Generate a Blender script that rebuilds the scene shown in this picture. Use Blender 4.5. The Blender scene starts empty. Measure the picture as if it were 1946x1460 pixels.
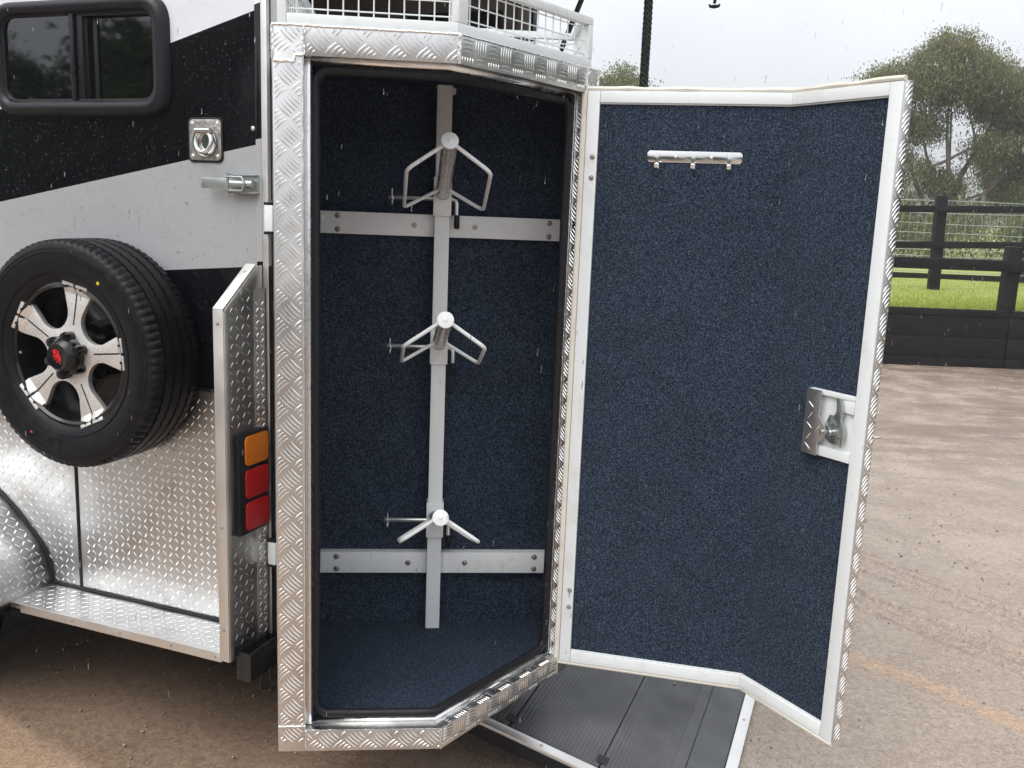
import bpy, bmesh, math, random
import numpy as np
from mathutils import Vector, Matrix
random.seed(7)
RNG = np.random.default_rng(7)
S = bpy.context.scene
COL = S.collection
V = Vector
G = 0.32                      # height of the locker's underside above the ground

# ------------------------------------------------------------------ camera
cam_d = bpy.data.cameras.new('camera'); cam = bpy.data.objects.new('camera', cam_d); COL.objects.link(cam)
cam_d.sensor_width = 36.0; cam_d.lens = 36.0 * 1758.0 / 1946.0
cam_d.clip_start = 0.05; cam_d.clip_end = 1500
_p, _r = math.radians(10.62), math.radians(2.24)
_right, _down, _fwd = V((1, 0, 0)), V((0, -math.sin(_p), -math.cos(_p))), V((0, math.cos(_p), -math.sin(_p)))
_r2 = math.cos(_r) * _right - math.sin(_r) * _down
_d2 = math.sin(_r) * _right + math.cos(_r) * _down
_m = Matrix((_r2, -_d2, -_fwd)).transposed().to_4x4(); _m.translation = V((0, 0, 1.3687 + G))
cam.matrix_world = _m
S.camera = cam

# ------------------------------------------------------------------ sky, sun, exposure
SUN_EL, SUN_AZ = math.radians(57), math.radians(219)     # soft light through cloud from behind the camera
world = bpy.data.worlds.new('World'); S.world = world; world.use_nodes = True
wn = world.node_tree.nodes; wl = world.node_tree.links; wn.clear()
def N(nodes, t, **kw):
    n = nodes.new(t)
    for k, v in kw.items(): setattr(n, k, v)
    return n
sky = N(wn, 'ShaderNodeTexSky', sky_type='NISHITA', sun_disc=False); sky.sun_elevation = SUN_EL
sky.sun_rotation = SUN_AZ; sky.dust_density = 6.0; sky.air_density = 1.0
hs = N(wn, 'ShaderNodeHueSaturation'); hs.inputs['Saturation'].default_value = 0.25
tc = N(wn, 'ShaderNodeTexCoord'); sx = N(wn, 'ShaderNodeSeparateXYZ')
mx = N(wn, 'ShaderNodeMath', operation='MAXIMUM'); mx.inputs[1].default_value = 0.0
cie = N(wn, 'ShaderNodeMath', operation='MULTIPLY_ADD'); cie.inputs[1].default_value = 0.58; cie.inputs[2].default_value = 0.42
nz = N(wn, 'ShaderNodeTexNoise'); nz.inputs['Scale'].default_value = 1.7; nz.inputs['Detail'].default_value = 5
nm = N(wn, 'ShaderNodeMapRange'); nm.inputs[1].default_value = 0.3; nm.inputs[2].default_value = 0.7; nm.inputs[3].default_value = 0.80; nm.inputs[4].default_value = 1.14
mul = N(wn, 'ShaderNodeMath', operation='MULTIPLY')
tint = N(wn, 'ShaderNodeVectorMath', operation='SCALE'); tint.inputs[0].default_value = (0.945, 0.98, 1.03)
b1 = N(wn, 'ShaderNodeBackground'); b1.inputs['Strength'].default_value = 0.05
b2 = N(wn, 'ShaderNodeBackground'); b2.inputs['Strength'].default_value = 1.28
ad = N(wn, 'ShaderNodeAddShader'); wo = N(wn, 'ShaderNodeOutputWorld')
wl.new(sky.outputs[0], hs.inputs['Color']); wl.new(hs.outputs[0], b1.inputs['Color'])
wl.new(tc.outputs['Generated'], sx.inputs[0]); wl.new(sx.outputs['Z'], mx.inputs[0]); wl.new(mx.outputs[0], cie.inputs[0])
wl.new(tc.outputs['Generated'], nz.inputs['Vector']); wl.new(nz.outputs[0], nm.inputs[0])
wl.new(cie.outputs[0], mul.inputs[0]); wl.new(nm.outputs[0], mul.inputs[1]); wl.new(mul.outputs[0], tint.inputs['Scale'])
wl.new(tint.outputs[0], b2.inputs['Color']); wl.new(b1.outputs[0], ad.inputs[0]); wl.new(b2.outputs[0], ad.inputs[1]); wl.new(ad.outputs[0], wo.inputs[0])
sun_d = bpy.data.lights.new('sun', 'SUN'); sun_d.energy = 1.45; sun_d.angle = math.radians(50); sun_d.color = (1.0, 0.97, 0.93)
sun = bpy.data.objects.new('sun', sun_d); COL.objects.link(sun)
_sd = V((math.sin(SUN_AZ) * math.cos(SUN_EL), math.cos(SUN_AZ) * math.cos(SUN_EL), math.sin(SUN_EL)))
sun.rotation_euler = _sd.to_track_quat('Z', 'Y').to_euler()
S.view_settings.view_transform = 'Standard'; S.view_settings.look = 'None'; S.view_settings.gamma = 1; S.view_settings.exposure = 0.30
S.view_settings.use_curve_mapping = False
S.cycles.use_denoising = True
S.cycles.max_bounces = 5; S.cycles.diffuse_bounces = 2; S.cycles.glossy_bounces = 3; S.cycles.transmission_bounces = 4; S.cycles.volume_bounces = 0
S.cycles.use_adaptive_sampling = True; S.cycles.adaptive_threshold = 0.025

# ------------------------------------------------------------------ materials
def mat(name, base=(0.5, 0.5, 0.5), rough=0.5, metal=0.0, spec=0.5, coat=0.0, noise=None, bump=None, rvar=None, emit=None):
    """noise=(scale, colour2, detail, lo, hi)  bump=(scale, strength, distance)  rvar=(scale, rough_lo, rough_hi)"""
    m = bpy.data.materials.new(name); m.use_nodes = True
    n, l = m.node_tree.nodes, m.node_tree.links; b = n['Principled BSDF']
    b.inputs['Base Color'].default_value = (*base, 1); b.inputs['Roughness'].default_value = rough
    b.inputs['Metallic'].default_value = metal; b.inputs['Specular IOR Level'].default_value = spec
    if coat: b.inputs['Coat Weight'].default_value = coat; b.inputs['Coat Roughness'].default_value = 0.06
    t = N(n, 'ShaderNodeTexCoord')
    if noise:
        z = N(n, 'ShaderNodeTexNoise'); z.inputs['Scale'].default_value = noise[0]; z.inputs['Detail'].default_value = noise[2]; z.inputs['Roughness'].default_value = 0.6
        mr = N(n, 'ShaderNodeMapRange'); mr.inputs[1].default_value = noise[3]; mr.inputs[2].default_value = noise[4]
        mi = N(n, 'ShaderNodeMix', data_type='RGBA'); mi.inputs[6].default_value = (*base, 1); mi.inputs[7].default_value = (*noise[1], 1)
        l.new(t.outputs['Object'], z.inputs['Vector']); l.new(z.outputs[0], mr.inputs[0]); l.new(mr.outputs[0], mi.inputs[0]); l.new(mi.outputs[2], b.inputs['Base Color'])
    if bump:
        z = N(n, 'ShaderNodeTexNoise'); z.inputs['Scale'].default_value = bump[0]; z.inputs['Detail'].default_value = 3
        bp = N(n, 'ShaderNodeBump'); bp.inputs['Strength'].default_value = bump[1]; bp.inputs['Distance'].default_value = bump[2]
        l.new(t.outputs['Object'], z.inputs['Vector']); l.new(z.outputs[0], bp.inputs['Height']); l.new(bp.outputs[0], b.inputs['Normal'])
    if rvar:
        z = N(n, 'ShaderNodeTexNoise'); z.inputs['Scale'].default_value = rvar[0]; z.inputs['Detail'].default_value = 5
        mr = N(n, 'ShaderNodeMapRange'); mr.inputs[1].default_value = 0.3; mr.inputs[2].default_value = 0.7; mr.inputs[3].default_value = rvar[1]; mr.inputs[4].default_value = rvar[2]
        l.new(t.outputs['Object'], z.inputs['Vector']); l.new(z.outputs[0], mr.inputs[0]); l.new(mr.outputs[0], b.inputs['Roughness'])
    return m

M = {}
M['tread'] = mat('tread_aluminium', (0.64, 0.64, 0.64), 0.3, 1.0, rvar=(7, 0.22, 0.46), bump=(4, 0.14, 0.02), noise=(11, (0.47, 0.45, 0.43), 7, 0.50, 0.82))
M['bars'] = mat('tread_bar_aluminium', (0.90, 0.89, 0.88), 0.27, 1.0)
M['jamb'] = mat('bright_aluminium', (0.78, 0.77, 0.76), 0.22, 1.0, bump=(30, 0.25, 0.004), rvar=(20, 0.16, 0.34))
M['alum'] = mat('brushed_aluminium', (0.74, 0.73, 0.71), 0.42, 1.0, rvar=(12, 0.36, 0.55))
M['cast'] = mat('cast_steel', (0.52, 0.50, 0.47), 0.42, 1.0, noise=(90, (0.28, 0.27, 0.25), 4, 0.45, 0.65), bump=(140, 0.5, 0.002))
M['weld'] = mat('weld_bead', (0.85, 0.84, 0.83), 0.25, 1.0, bump=(160, 0.5, 0.002))
M['chrome'] = mat('polished_steel', (0.75, 0.75, 0.74), 0.12, 1.0)
M['zinc'] = mat('zinc_plate', (0.46, 0.50, 0.50), 0.3, 0.9, rvar=(40, 0.22, 0.45))
M['steel'] = mat('bolt_steel', (0.42, 0.40, 0.38), 0.32, 1.0)
M['white'] = mat('white_powder_coat', (0.74, 0.775, 0.785), 0.35, spec=0.4, rvar=(18, 0.25, 0.5), bump=(260, 0.04, 0.001), noise=(9, (0.58, 0.58, 0.55), 8, 0.55, 0.85))
M['rackwhite'] = mat('grey_white_paint', (0.80, 0.82, 0.83), 0.36, noise=(26, (0.66, 0.66, 0.64), 8, 0.56, 0.82), rvar=(30, 0.3, 0.48), bump=(120, 0.05, 0.001))
M['cream'] = mat('cream_rubber', (0.70, 0.68, 0.60), 0.5, noise=(16, (0.58, 0.55, 0.47), 4, 0.5, 0.8))
M['rubber'] = mat('black_rubber', (0.010, 0.010, 0.012), 0.5, spec=0.3, rvar=(25, 0.35, 0.6))
M['blackpaint'] = mat('black_paint', (0.010, 0.011, 0.013), 0.28, rvar=(20, 0.2, 0.4))
M['plastic'] = mat('dark_plastic', (0.012, 0.012, 0.016), 0.36, spec=0.3, bump=(420, 0.12, 0.002), rvar=(40, 0.25, 0.45))
M['tyre'] = mat('tyre_rubber', (0.005, 0.005, 0.007), 0.45, spec=0.2, noise=(30, (0.014, 0.014, 0.015), 4, 0.4, 0.8), bump=(300, 0.08, 0.001), rvar=(30, 0.34, 0.55))
M['rim'] = mat('machined_alloy', (0.92, 0.91, 0.89), 0.55, 1.0, noise=(260, (0.66, 0.64, 0.62), 3, 0.4, 0.7), bump=(320, 0.10, 0.001))
M['rimblack'] = mat('gloss_black_alloy', (0.005, 0.005, 0.006), 0.2, spec=0.4, coat=0.15)
M['red'] = mat('red_paint', (0.65, 0.012, 0.015), 0.4)
M['yellowdot'] = mat('yellow_paint_dot', (0.55, 0.45, 0.03), 0.6)
M['pinkdot'] = mat('red_paint_dot', (0.45, 0.03, 0.06), 0.6)
M['post'] = mat('painted_black_timber', (0.008, 0.007, 0.008), 0.6, spec=0.2, noise=(7, (0.015, 0.013, 0.013), 6, 0.4, 0.75), bump=(30, 0.5, 0.01), rvar=(12, 0.45, 0.7))
M['bark'] = mat('gum_bark', (0.20, 0.16, 0.13), 0.8, noise=(3, (0.08, 0.065, 0.055), 6, 0.35, 0.65), bump=(14, 0.6, 0.03))
M['wire'] = mat('galvanised_wire', (0.42, 0.44, 0.44), 0.5, 0.7)
M['interior'] = mat('beige_interior_panel', (0.24, 0.22, 0.19), 0.5, noise=(3, (0.20, 0.18, 0.16), 4, 0.4, 0.7))
M['padding'] = mat('black_padded_vinyl', (0.012, 0.012, 0.014), 0.4)
M['stone'] = mat('small_stone', (0.30, 0.24, 0.20), 0.6, noise=(4, (0.12, 0.10, 0.09), 2, 0.4, 0.7))
M['horse_wall'] = None

def carpet_mat():
    m = mat('navy_marine_carpet', (0.02, 0.03, 0.06), 0.95, spec=0.1)
    n, l = m.node_tree.nodes, m.node_tree.links; b = n['Principled BSDF']
    t = N(n, 'ShaderNodeTexCoord')
    a = N(n, 'ShaderNodeTexNoise'); a.inputs['Scale'].default_value = 230; a.inputs['Detail'].default_value = 3; a.inputs['Roughness'].default_value = 0.78
    c = N(n, 'ShaderNodeTexNoise'); c.inputs['Scale'].default_value = 900; c.inputs['Detail'].default_value = 1
    ad_ = N(n, 'ShaderNodeMath', operation='MULTIPLY_ADD'); ad_.inputs[1].default_value = 0.6
    r = N(n, 'ShaderNodeValToRGB'); e = r.color_ramp.elements
    e[0].position = 0.66; e[0].color = (0.008, 0.014, 0.027, 1); e[1].position = 0.96; e[1].color = (0.120, 0.152, 0.205, 1)
    x = r.color_ramp.elements.new(0.82); x.color = (0.029, 0.043, 0.072, 1)
    bigv = N(n, 'ShaderNodeTexNoise'); bigv.inputs['Scale'].default_value = 7
    mrb = N(n, 'ShaderNodeMapRange'); mrb.inputs[3].default_value = 0.66; mrb.inputs[4].default_value = 0.98
    sc = N(n, 'ShaderNodeVectorMath', operation='SCALE')
    bp = N(n, 'ShaderNodeBump'); bp.inputs['Strength'].default_value = 0.7; bp.inputs['Distance'].default_value = 0.003
    for q in (a, c, bigv): l.new(t.outputs['Object'], q.inputs['Vector'])
    l.new(c.outputs[0], ad_.inputs[0]); l.new(a.outputs[0], ad_.inputs[2]); l.new(ad_.outputs[0], r.inputs[0])
    l.new(bigv.outputs[0], mrb.inputs[0]); l.new(r.outputs[0], sc.inputs[0]); l.new(mrb.outputs[0], sc.inputs['Scale'])
    l.new(sc.outputs[0], b.inputs['Base Color']); l.new(ad_.outputs[0], bp.inputs['Height']); l.new(bp.outputs[0], b.inputs['Normal'])
    b.inputs['Sheen Roughness'].default_value = 0.6; b.inputs['Sheen Weight'].default_value = 0.0
    return m
M['carpet'] = carpet_mat()

def glass_mat(name, tint, fac):
    m = bpy.data.materials.new(name); m.use_nodes = True; n, l = m.node_tree.nodes, m.node_tree.links; n.clear()
    tr = N(n, 'ShaderNodeBsdfTransparent'); tr.inputs[0].default_value = (*tint, 1)
    gl = N(n, 'ShaderNodeBsdfGlossy'); gl.inputs['Roughness'].default_value = 0.03; gl.inputs[0].default_value = (0.9, 0.92, 0.95, 1)
    fr = N(n, 'ShaderNodeFresnel'); fr.inputs[0].default_value = 1.5
    mf = N(n, 'ShaderNodeMath', operation='MULTIPLY_ADD'); mf.inputs[1].default_value = 1.0; mf.inputs[2].default_value = fac
    ms = N(n, 'ShaderNodeMixShader'); o = N(n, 'ShaderNodeOutputMaterial')
    l.new(fr.outputs[0], mf.inputs[0]); l.new(mf.outputs[0], ms.inputs[0]); l.new(tr.outputs[0], ms.inputs[1]); l.new(gl.outputs[0], ms.inputs[2]); l.new(ms.outputs[0], o.inputs[0])
    return m
M['glass'] = glass_mat('tinted_window_glass', (0.035, 0.035, 0.045), 0.06)

def lens_mat(name, c):
    m = mat(name, c, 0.18, spec=0.6, coat=0.5)
    n, l = m.node_tree.nodes, m.node_tree.links; b = n['Principled BSDF']
    t = N(n, 'ShaderNodeTexCoord'); ck = N(n, 'ShaderNodeTexVoronoi'); ck.inputs['Scale'].default_value = 150; ck.inputs['Randomness'].default_value = 0.0
    mr = N(n, 'ShaderNodeMapRange'); mr.inputs[2].default_value = 0.7; mr.inputs[3].default_value = 1.5; mr.inputs[4].default_value = 0.45
    sc = N(n, 'ShaderNodeVectorMath', operation='SCALE'); sc.inputs[0].default_value = c
    bp = N(n, 'ShaderNodeBump'); bp.inputs['Strength'].default_value = 0.5; bp.inputs['Distance'].default_value = 0.002
    l.new(t.outputs['Object'], ck.inputs['Vector']); l.new(ck.outputs[0], mr.inputs[0]); l.new(mr.outputs[0], sc.inputs['Scale']); l.new(sc.outputs[0], b.inputs['Base Color'])
    l.new(ck.outputs[0], bp.inputs['Height']); l.new(bp.outputs[0], b.inputs['Normal'])
    return m
M['amber'] = lens_mat('amber_lens', (0.75, 0.21, 0.012)); M['redlens'] = lens_mat('red_lens', (0.50, 0.008, 0.012))

def vinyl_mat():
    """side wall wrap: white top, black band, silver band, black foot; the slanted edges are printed"""
    m = mat('printed_side_wrap', (0.6, 0.6, 0.62), 0.11, spec=0.4, coat=0.06)
    n, l = m.node_tree.nodes, m.node_tree.links; b = n['Principled BSDF']
    t = N(n, 'ShaderNodeTexCoord'); s = N(n, 'ShaderNodeSeparateXYZ'); l.new(t.outputs['Object'], s.inputs[0])
    def over(slope, z0):      # 1 where z > z0 + slope * x
        a = N(n, 'ShaderNodeMath', operation='MULTIPLY_ADD'); a.inputs[1].default_value = slope; a.inputs[2].default_value = z0 + G
        c = N(n, 'ShaderNodeMath', operation='GREATER_THAN'); l.new(s.outputs['X'], a.inputs[0]); l.new(s.outputs['Z'], c.inputs[0]); l.new(a.outputs[0], c.inputs[1])
        return c
    K_, SI, WH = (0.004, 0.0045, 0.006, 1), (0.37, 0.375, 0.388, 1), (0.70, 0.73, 0.77, 1)
    cur = None
    for fac, ca, cb in ((over(0.09, 1.183), K_, SI), (over(0.192, 1.527), None, K_), (over(0.27, 1.888), None, WH)):
        mi = N(n, 'ShaderNodeMix', data_type='RGBA'); l.new(fac.outputs[0], mi.inputs[0])
        if ca: mi.inputs[6].default_value = ca
        else: l.new(cur, mi.inputs[6])
        mi.inputs[7].default_value = cb; cur = mi.outputs[2]
    fl = N(n, 'ShaderNodeTexNoise'); fl.inputs['Scale'].default_value = 3; fl.inputs['Detail'].default_value = 4
    mr = N(n, 'ShaderNodeMapRange'); mr.inputs[3].default_value = 0.92; mr.inputs[4].default_value = 1.06
    sc = N(n, 'ShaderNodeVectorMath', operation='SCALE'); l.new(t.outputs['Object'], fl.inputs['Vector']); l.new(fl.outputs[0], mr.inputs[0])
    l.new(cur, sc.inputs[0]); l.new(mr.outputs[0], sc.inputs['Scale']); l.new(sc.outputs[0], b.inputs['Base Color'])
    z = N(n, 'ShaderNodeTexNoise'); z.inputs['Scale'].default_value = 4; z.inputs['Detail'].default_value = 2
    bp = N(n, 'ShaderNodeBump'); bp.inputs['Strength'].default_value = 0.16; bp.inputs['Distance'].default_value = 0.02
    vo = N(n, 'ShaderNodeTexVoronoi'); vo.inputs['Scale'].default_value = 190; mv = N(n, 'ShaderNodeMapRange'); mv.inputs[1].default_value = 0.10; mv.inputs[2].default_value = 0.30; mv.inputs[3].default_value = 1.0; mv.inputs[4].default_value = 0.0
    sp_ = N(n, 'ShaderNodeSeparateColor'); gt = N(n, 'ShaderNodeMath', operation='GREATER_THAN'); gt.inputs[1].default_value = 0.7; mu = N(n, 'ShaderNodeMath', operation='MULTIPLY'); b2_ = N(n, 'ShaderNodeBump'); b2_.inputs['Strength'].default_value = 0.25; b2_.inputs['Distance'].default_value = 0.0012
    l.new(t.outputs['Object'], vo.inputs['Vector']); l.new(vo.outputs['Distance'], mv.inputs[0]); l.new(vo.outputs['Color'], sp_.inputs[0]); l.new(sp_.outputs[0], gt.inputs[0]); l.new(gt.outputs[0], mu.inputs[0]); l.new(mv.outputs[0], mu.inputs[1])
    l.new(t.outputs['Object'], z.inputs['Vector']); l.new(z.outputs[0], bp.inputs['Height']); l.new(mu.outputs[0], b2_.inputs['Height']); l.new(bp.outputs[0], b2_.inputs['Normal']); l.new(b2_.outputs[0], b.inputs['Normal'])
    return m
M['vinyl'] = vinyl_mat()

def ramp_mat():
    m = mat('ribbed_rubber_mat', (0.060, 0.062, 0.068), 0.5, rvar=(8, 0.32, 0.6), noise=(6, (0.095, 0.095, 0.098), 5, 0.4, 0.8), bump=(60, 0.25, 0.003))
    return m
M['rampmat'] = ramp_mat()

def ground_mat():
    m = mat('wet_sandy_gravel', (0.3, 0.24, 0.2), 0.55)
    n, l = m.node_tree.nodes, m.node_tree.links; b = n['Principled BSDF']; t = N(n, 'ShaderNodeTexCoord'); sx_ = N(n, 'ShaderNodeSeparateXYZ'); l.new(t.outputs['Object'], sx_.inputs[0])
    def noise(sc, det, ro=0.6):
        z = N(n, 'ShaderNodeTexNoise'); z.inputs['Scale'].default_value = sc; z.inputs['Detail'].default_value = det; z.inputs['Roughness'].default_value = ro
        l.new(t.outputs['Object'], z.inputs['Vector']); return z.outputs[0]
    def ma(op, a, b_=None, c=None):
        q = N(n, 'ShaderNodeMath', operation=op)
        for i, v in enumerate((a, b_, c)):
            if v is None: continue
            if isinstance(v, (int, float)): q.inputs[i].default_value = v
            else: l.new(v, q.inputs[i])
        return q.outputs[0]
    def rng(v, a, b_, c, d, smooth=False):
        q = N(n, 'ShaderNodeMapRange'); q.interpolation_type = 'SMOOTHSTEP' if smooth else 'LINEAR'
        for i, x in enumerate((a, b_, c, d)): q.inputs[i+1].default_value = x
        l.new(v, q.inputs[0]); return q.outputs[0]
    def mixc(f, a, c):
        q = N(n, 'ShaderNodeMix', data_type='RGBA'); l.new(f, q.inputs[0])
        for k, x in ((6, a), (7, c)):
            if isinstance(x, tuple): q.inputs[k].default_value = (*x, 1)
            else: l.new(x, q.inputs[k])
        return q.outputs[2]
    big, mid, fine, grit, sand = noise(0.5, 5), noise(2.6, 5), noise(34, 4, 0.65), noise(105, 3, 0.7), noise(420, 2)
    col = mixc(rng(ma('MULTIPLY_ADD', big, 0.5, ma('MULTIPLY', mid, 0.5)), 0.36, 0.64, 0, 1), (0.325, 0.248, 0.190), (0.415, 0.335, 0.272))
    def sand_shade_mask(p, d, w, soft, half):       # mask along a line, for washed-out orange sand and painted groove shade (half: everything on one side of it)
        L = math.hypot(*d); nx, ny = -d[1]/L, d[0]/L
        dist = ma('ADD', ma('MULTIPLY_ADD', sx_.outputs['X'], nx, ma('MULTIPLY', sx_.outputs['Y'], ny)), -(p[0]*nx+p[1]*ny))
        wob = min(1.0, w*25+soft*10)
        dist = ma('ADD', dist, ma('MULTIPLY_ADD', mid, 0.16*wob, -0.08*wob)); dist = ma('ADD', dist, ma('MULTIPLY_ADD', fine, 0.05*wob, -0.025*wob))
        if not half: dist = ma('ABSOLUTE', dist)
        along = ma('ADD', ma('MULTIPLY_ADD', sx_.outputs['X'], d[0]/L, ma('MULTIPLY', sx_.outputs['Y'], d[1]/L)), -(p[0]*d[0]+p[1]*d[1])/L)
        return ma('MULTIPLY', rng(dist, w-soft, w+soft, 1, 0, True), ma('MULTIPLY', rng(along, -0.45, -0.2, 0, 1, True), rng(along, 1.6, 3.0, 1, 0, True)))
    s1 = sand_shade_mask((1.38, 3.42), (0.676, -0.737), 0.05, 0.03, False); s2 = sand_shade_mask((-1.668, 2.800), (0.838, -0.546), 0.0, 0.035, True)
    ss = ma('MAXIMUM', ma('MULTIPLY', s1, 0.75), ma('MULTIPLY', s2, 0.6))
    col = mixc(ss, col, (0.43, 0.275, 0.165))
    brk = rng(noise(5.5, 4, 0.7), 0.42, 0.58, 0.15, 1, True)
    for p_, o_ in (((1.774, 4.456), -0.05), ((1.774, 4.456), 0.02), ((1.774, 4.456), 0.10), ((1.607, 3.988), -0.05), ((1.607, 3.988), 0.02), ((1.607, 3.988), 0.10)):     # tyre grooves, their shade painted into the colour
        rl = sand_shade_mask((p_[0]+0.81*o_, p_[1]+0.585*o_), (0.585, -0.81), 0.010, 0.009, False)
        col = mixc(ma('MULTIPLY', ma('MULTIPLY', rl, 0.55), brk), col, (0.17, 0.115, 0.08))
    mp = N(n, 'ShaderNodeMapping'); mp.inputs['Scale'].default_value = (0.35, 1.5, 1); zz_ = N(n, 'ShaderNodeTexNoise'); zz_.inputs['Scale'].default_value = 1.0; zz_.inputs['Detail'].default_value = 5; zz_.inputs['Roughness'].default_value = 0.65
    l.new(t.outputs['Object'], mp.inputs[0]); l.new(mp.outputs[0], zz_.inputs['Vector'])
    wet = ma('MULTIPLY', rng(zz_.outputs[0], 0.46, 0.60, 0, 1, True), rng(sx_.outputs['Y'], 5.0, 7.5, 0, 1, True))       # soaked strips along the far yard, colour darkened for the fence's reflection
    brown_side = ma('MULTIPLY', rng(ma('MULTIPLY_ADD', mid, 0.8, sx_.outputs['X']), -0.2, 1.1, 1, 0, True), 0.75)              # browner, darker ground on the trailer's side
    col = mixc(ma('MULTIPLY', wet, 0.5), col, (0.20, 0.145, 0.105)); col = mixc(brown_side, col, (0.200, 0.132, 0.086)) if False else mixc(ma('MULTIPLY', brown_side, ma('MULTIPLY_ADD', ss, -1.0, 1.0)), col, (0.165, 0.105, 0.068))
    k = ma('MULTIPLY', rng(fine, 0.34, 0.6, 0.80, 1.08), ma('MULTIPLY', rng(grit, 0.36, 0.64, 0.72, 1.18), rng(sand, 0.3, 0.7, 0.8, 1.2)))
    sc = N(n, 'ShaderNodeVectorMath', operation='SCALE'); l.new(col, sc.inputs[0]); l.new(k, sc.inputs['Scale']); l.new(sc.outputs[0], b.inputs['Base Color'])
    r0 = rng(mid, 0.38, 0.62, 0.08, 0.36); l.new(ma('MULTIPLY', r0, ma('MULTIPLY', ma('MULTIPLY_ADD', ss, -0.4, 1.0), ma('MULTIPLY_ADD', wet, -0.5, 1.0))), b.inputs['Roughness'])
    hgt = ma('MULTIPLY', ma('MULTIPLY_ADD', grit, 0.6, ma('MULTIPLY_ADD', sand, 0.3, ma('MULTIPLY', fine, 0.5))), ma('MULTIPLY_ADD', ss, -0.6, 1.0))
    bp = N(n, 'ShaderNodeBump'); bp.inputs['Strength'].default_value = 0.45; bp.inputs['Distance'].default_value = 0.005
    l.new(hgt, bp.inputs['Height']); l.new(bp.outputs[0], b.inputs['Normal'])
    return m
M['ground'] = ground_mat()
M['field'] = mat('paddock_turf', (0.24, 0.30, 0.045), 0.85, noise=(1.2, (0.31, 0.31, 0.09), 6, 0.35, 0.7), bump=(20, 0.6, 0.05))
M['hills'] = mat('far_forest', (0.13, 0.15, 0.12), 0.95, noise=(0.12, (0.19, 0.20, 0.16), 8, 0.35, 0.65))  # lightened to carry part of the haze in the colour

def leaf_mat(name, a, b_, tr=0.3):
    m = mat(name, a, 0.55, spec=0.3); n, l = m.node_tree.nodes, m.node_tree.links; b = n['Principled BSDF']
    g = N(n, 'ShaderNodeNewGeometry'); mi = N(n, 'ShaderNodeMix', data_type='RGBA'); mi.inputs[6].default_value = (*a, 1); mi.inputs[7].default_value = (*b_, 1)
    l.new(g.outputs['Random Per Island'], mi.inputs[0]); l.new(mi.outputs[2], b.inputs['Base Color'])
    tl = N(n, 'ShaderNodeBsdfTranslucent'); ms = N(n, 'ShaderNodeMixShader'); ms.inputs[0].default_value = tr; o = n['Material Output']
    l.new(mi.outputs[2], tl.inputs[0]); l.new(b.outputs[0], ms.inputs[1]); l.new(tl.outputs[0], ms.inputs[2]); l.new(ms.outputs[0], o.inputs[0])
    return m
M['gum'] = leaf_mat('gum_leaves', (0.10, 0.105, 0.050), (0.29, 0.28, 0.135), 0.4)
M['green'] = leaf_mat('green_leaves', (0.045, 0.085, 0.032), (0.11, 0.165, 0.06))
M['olive'] = leaf_mat('olive_leaves', (0.10, 0.115, 0.05), (0.26, 0.265, 0.12), 0.4)
M['blade'] = leaf_mat('grass_blades', (0.22, 0.30, 0.035), (0.42, 0.44, 0.10), 0.35)
M['rope1'] = mat('dark_green_cord', (0.018, 0.035, 0.024), 0.7, bump=(500, 0.5, 0.002)); M['rope2'] = mat('black_cord', (0.010, 0.011, 0.011), 0.7, bump=(500, 0.5, 0.002))
M['water'] = mat('rain_water', (0.9, 0.92, 0.95), 0.05); M['water'].node_tree.nodes['Principled BSDF'].inputs['Transmission Weight'].default_value = 1.0
M['water'].node_tree.nodes['Principled BSDF'].inputs['IOR'].default_value = 1.33

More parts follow.
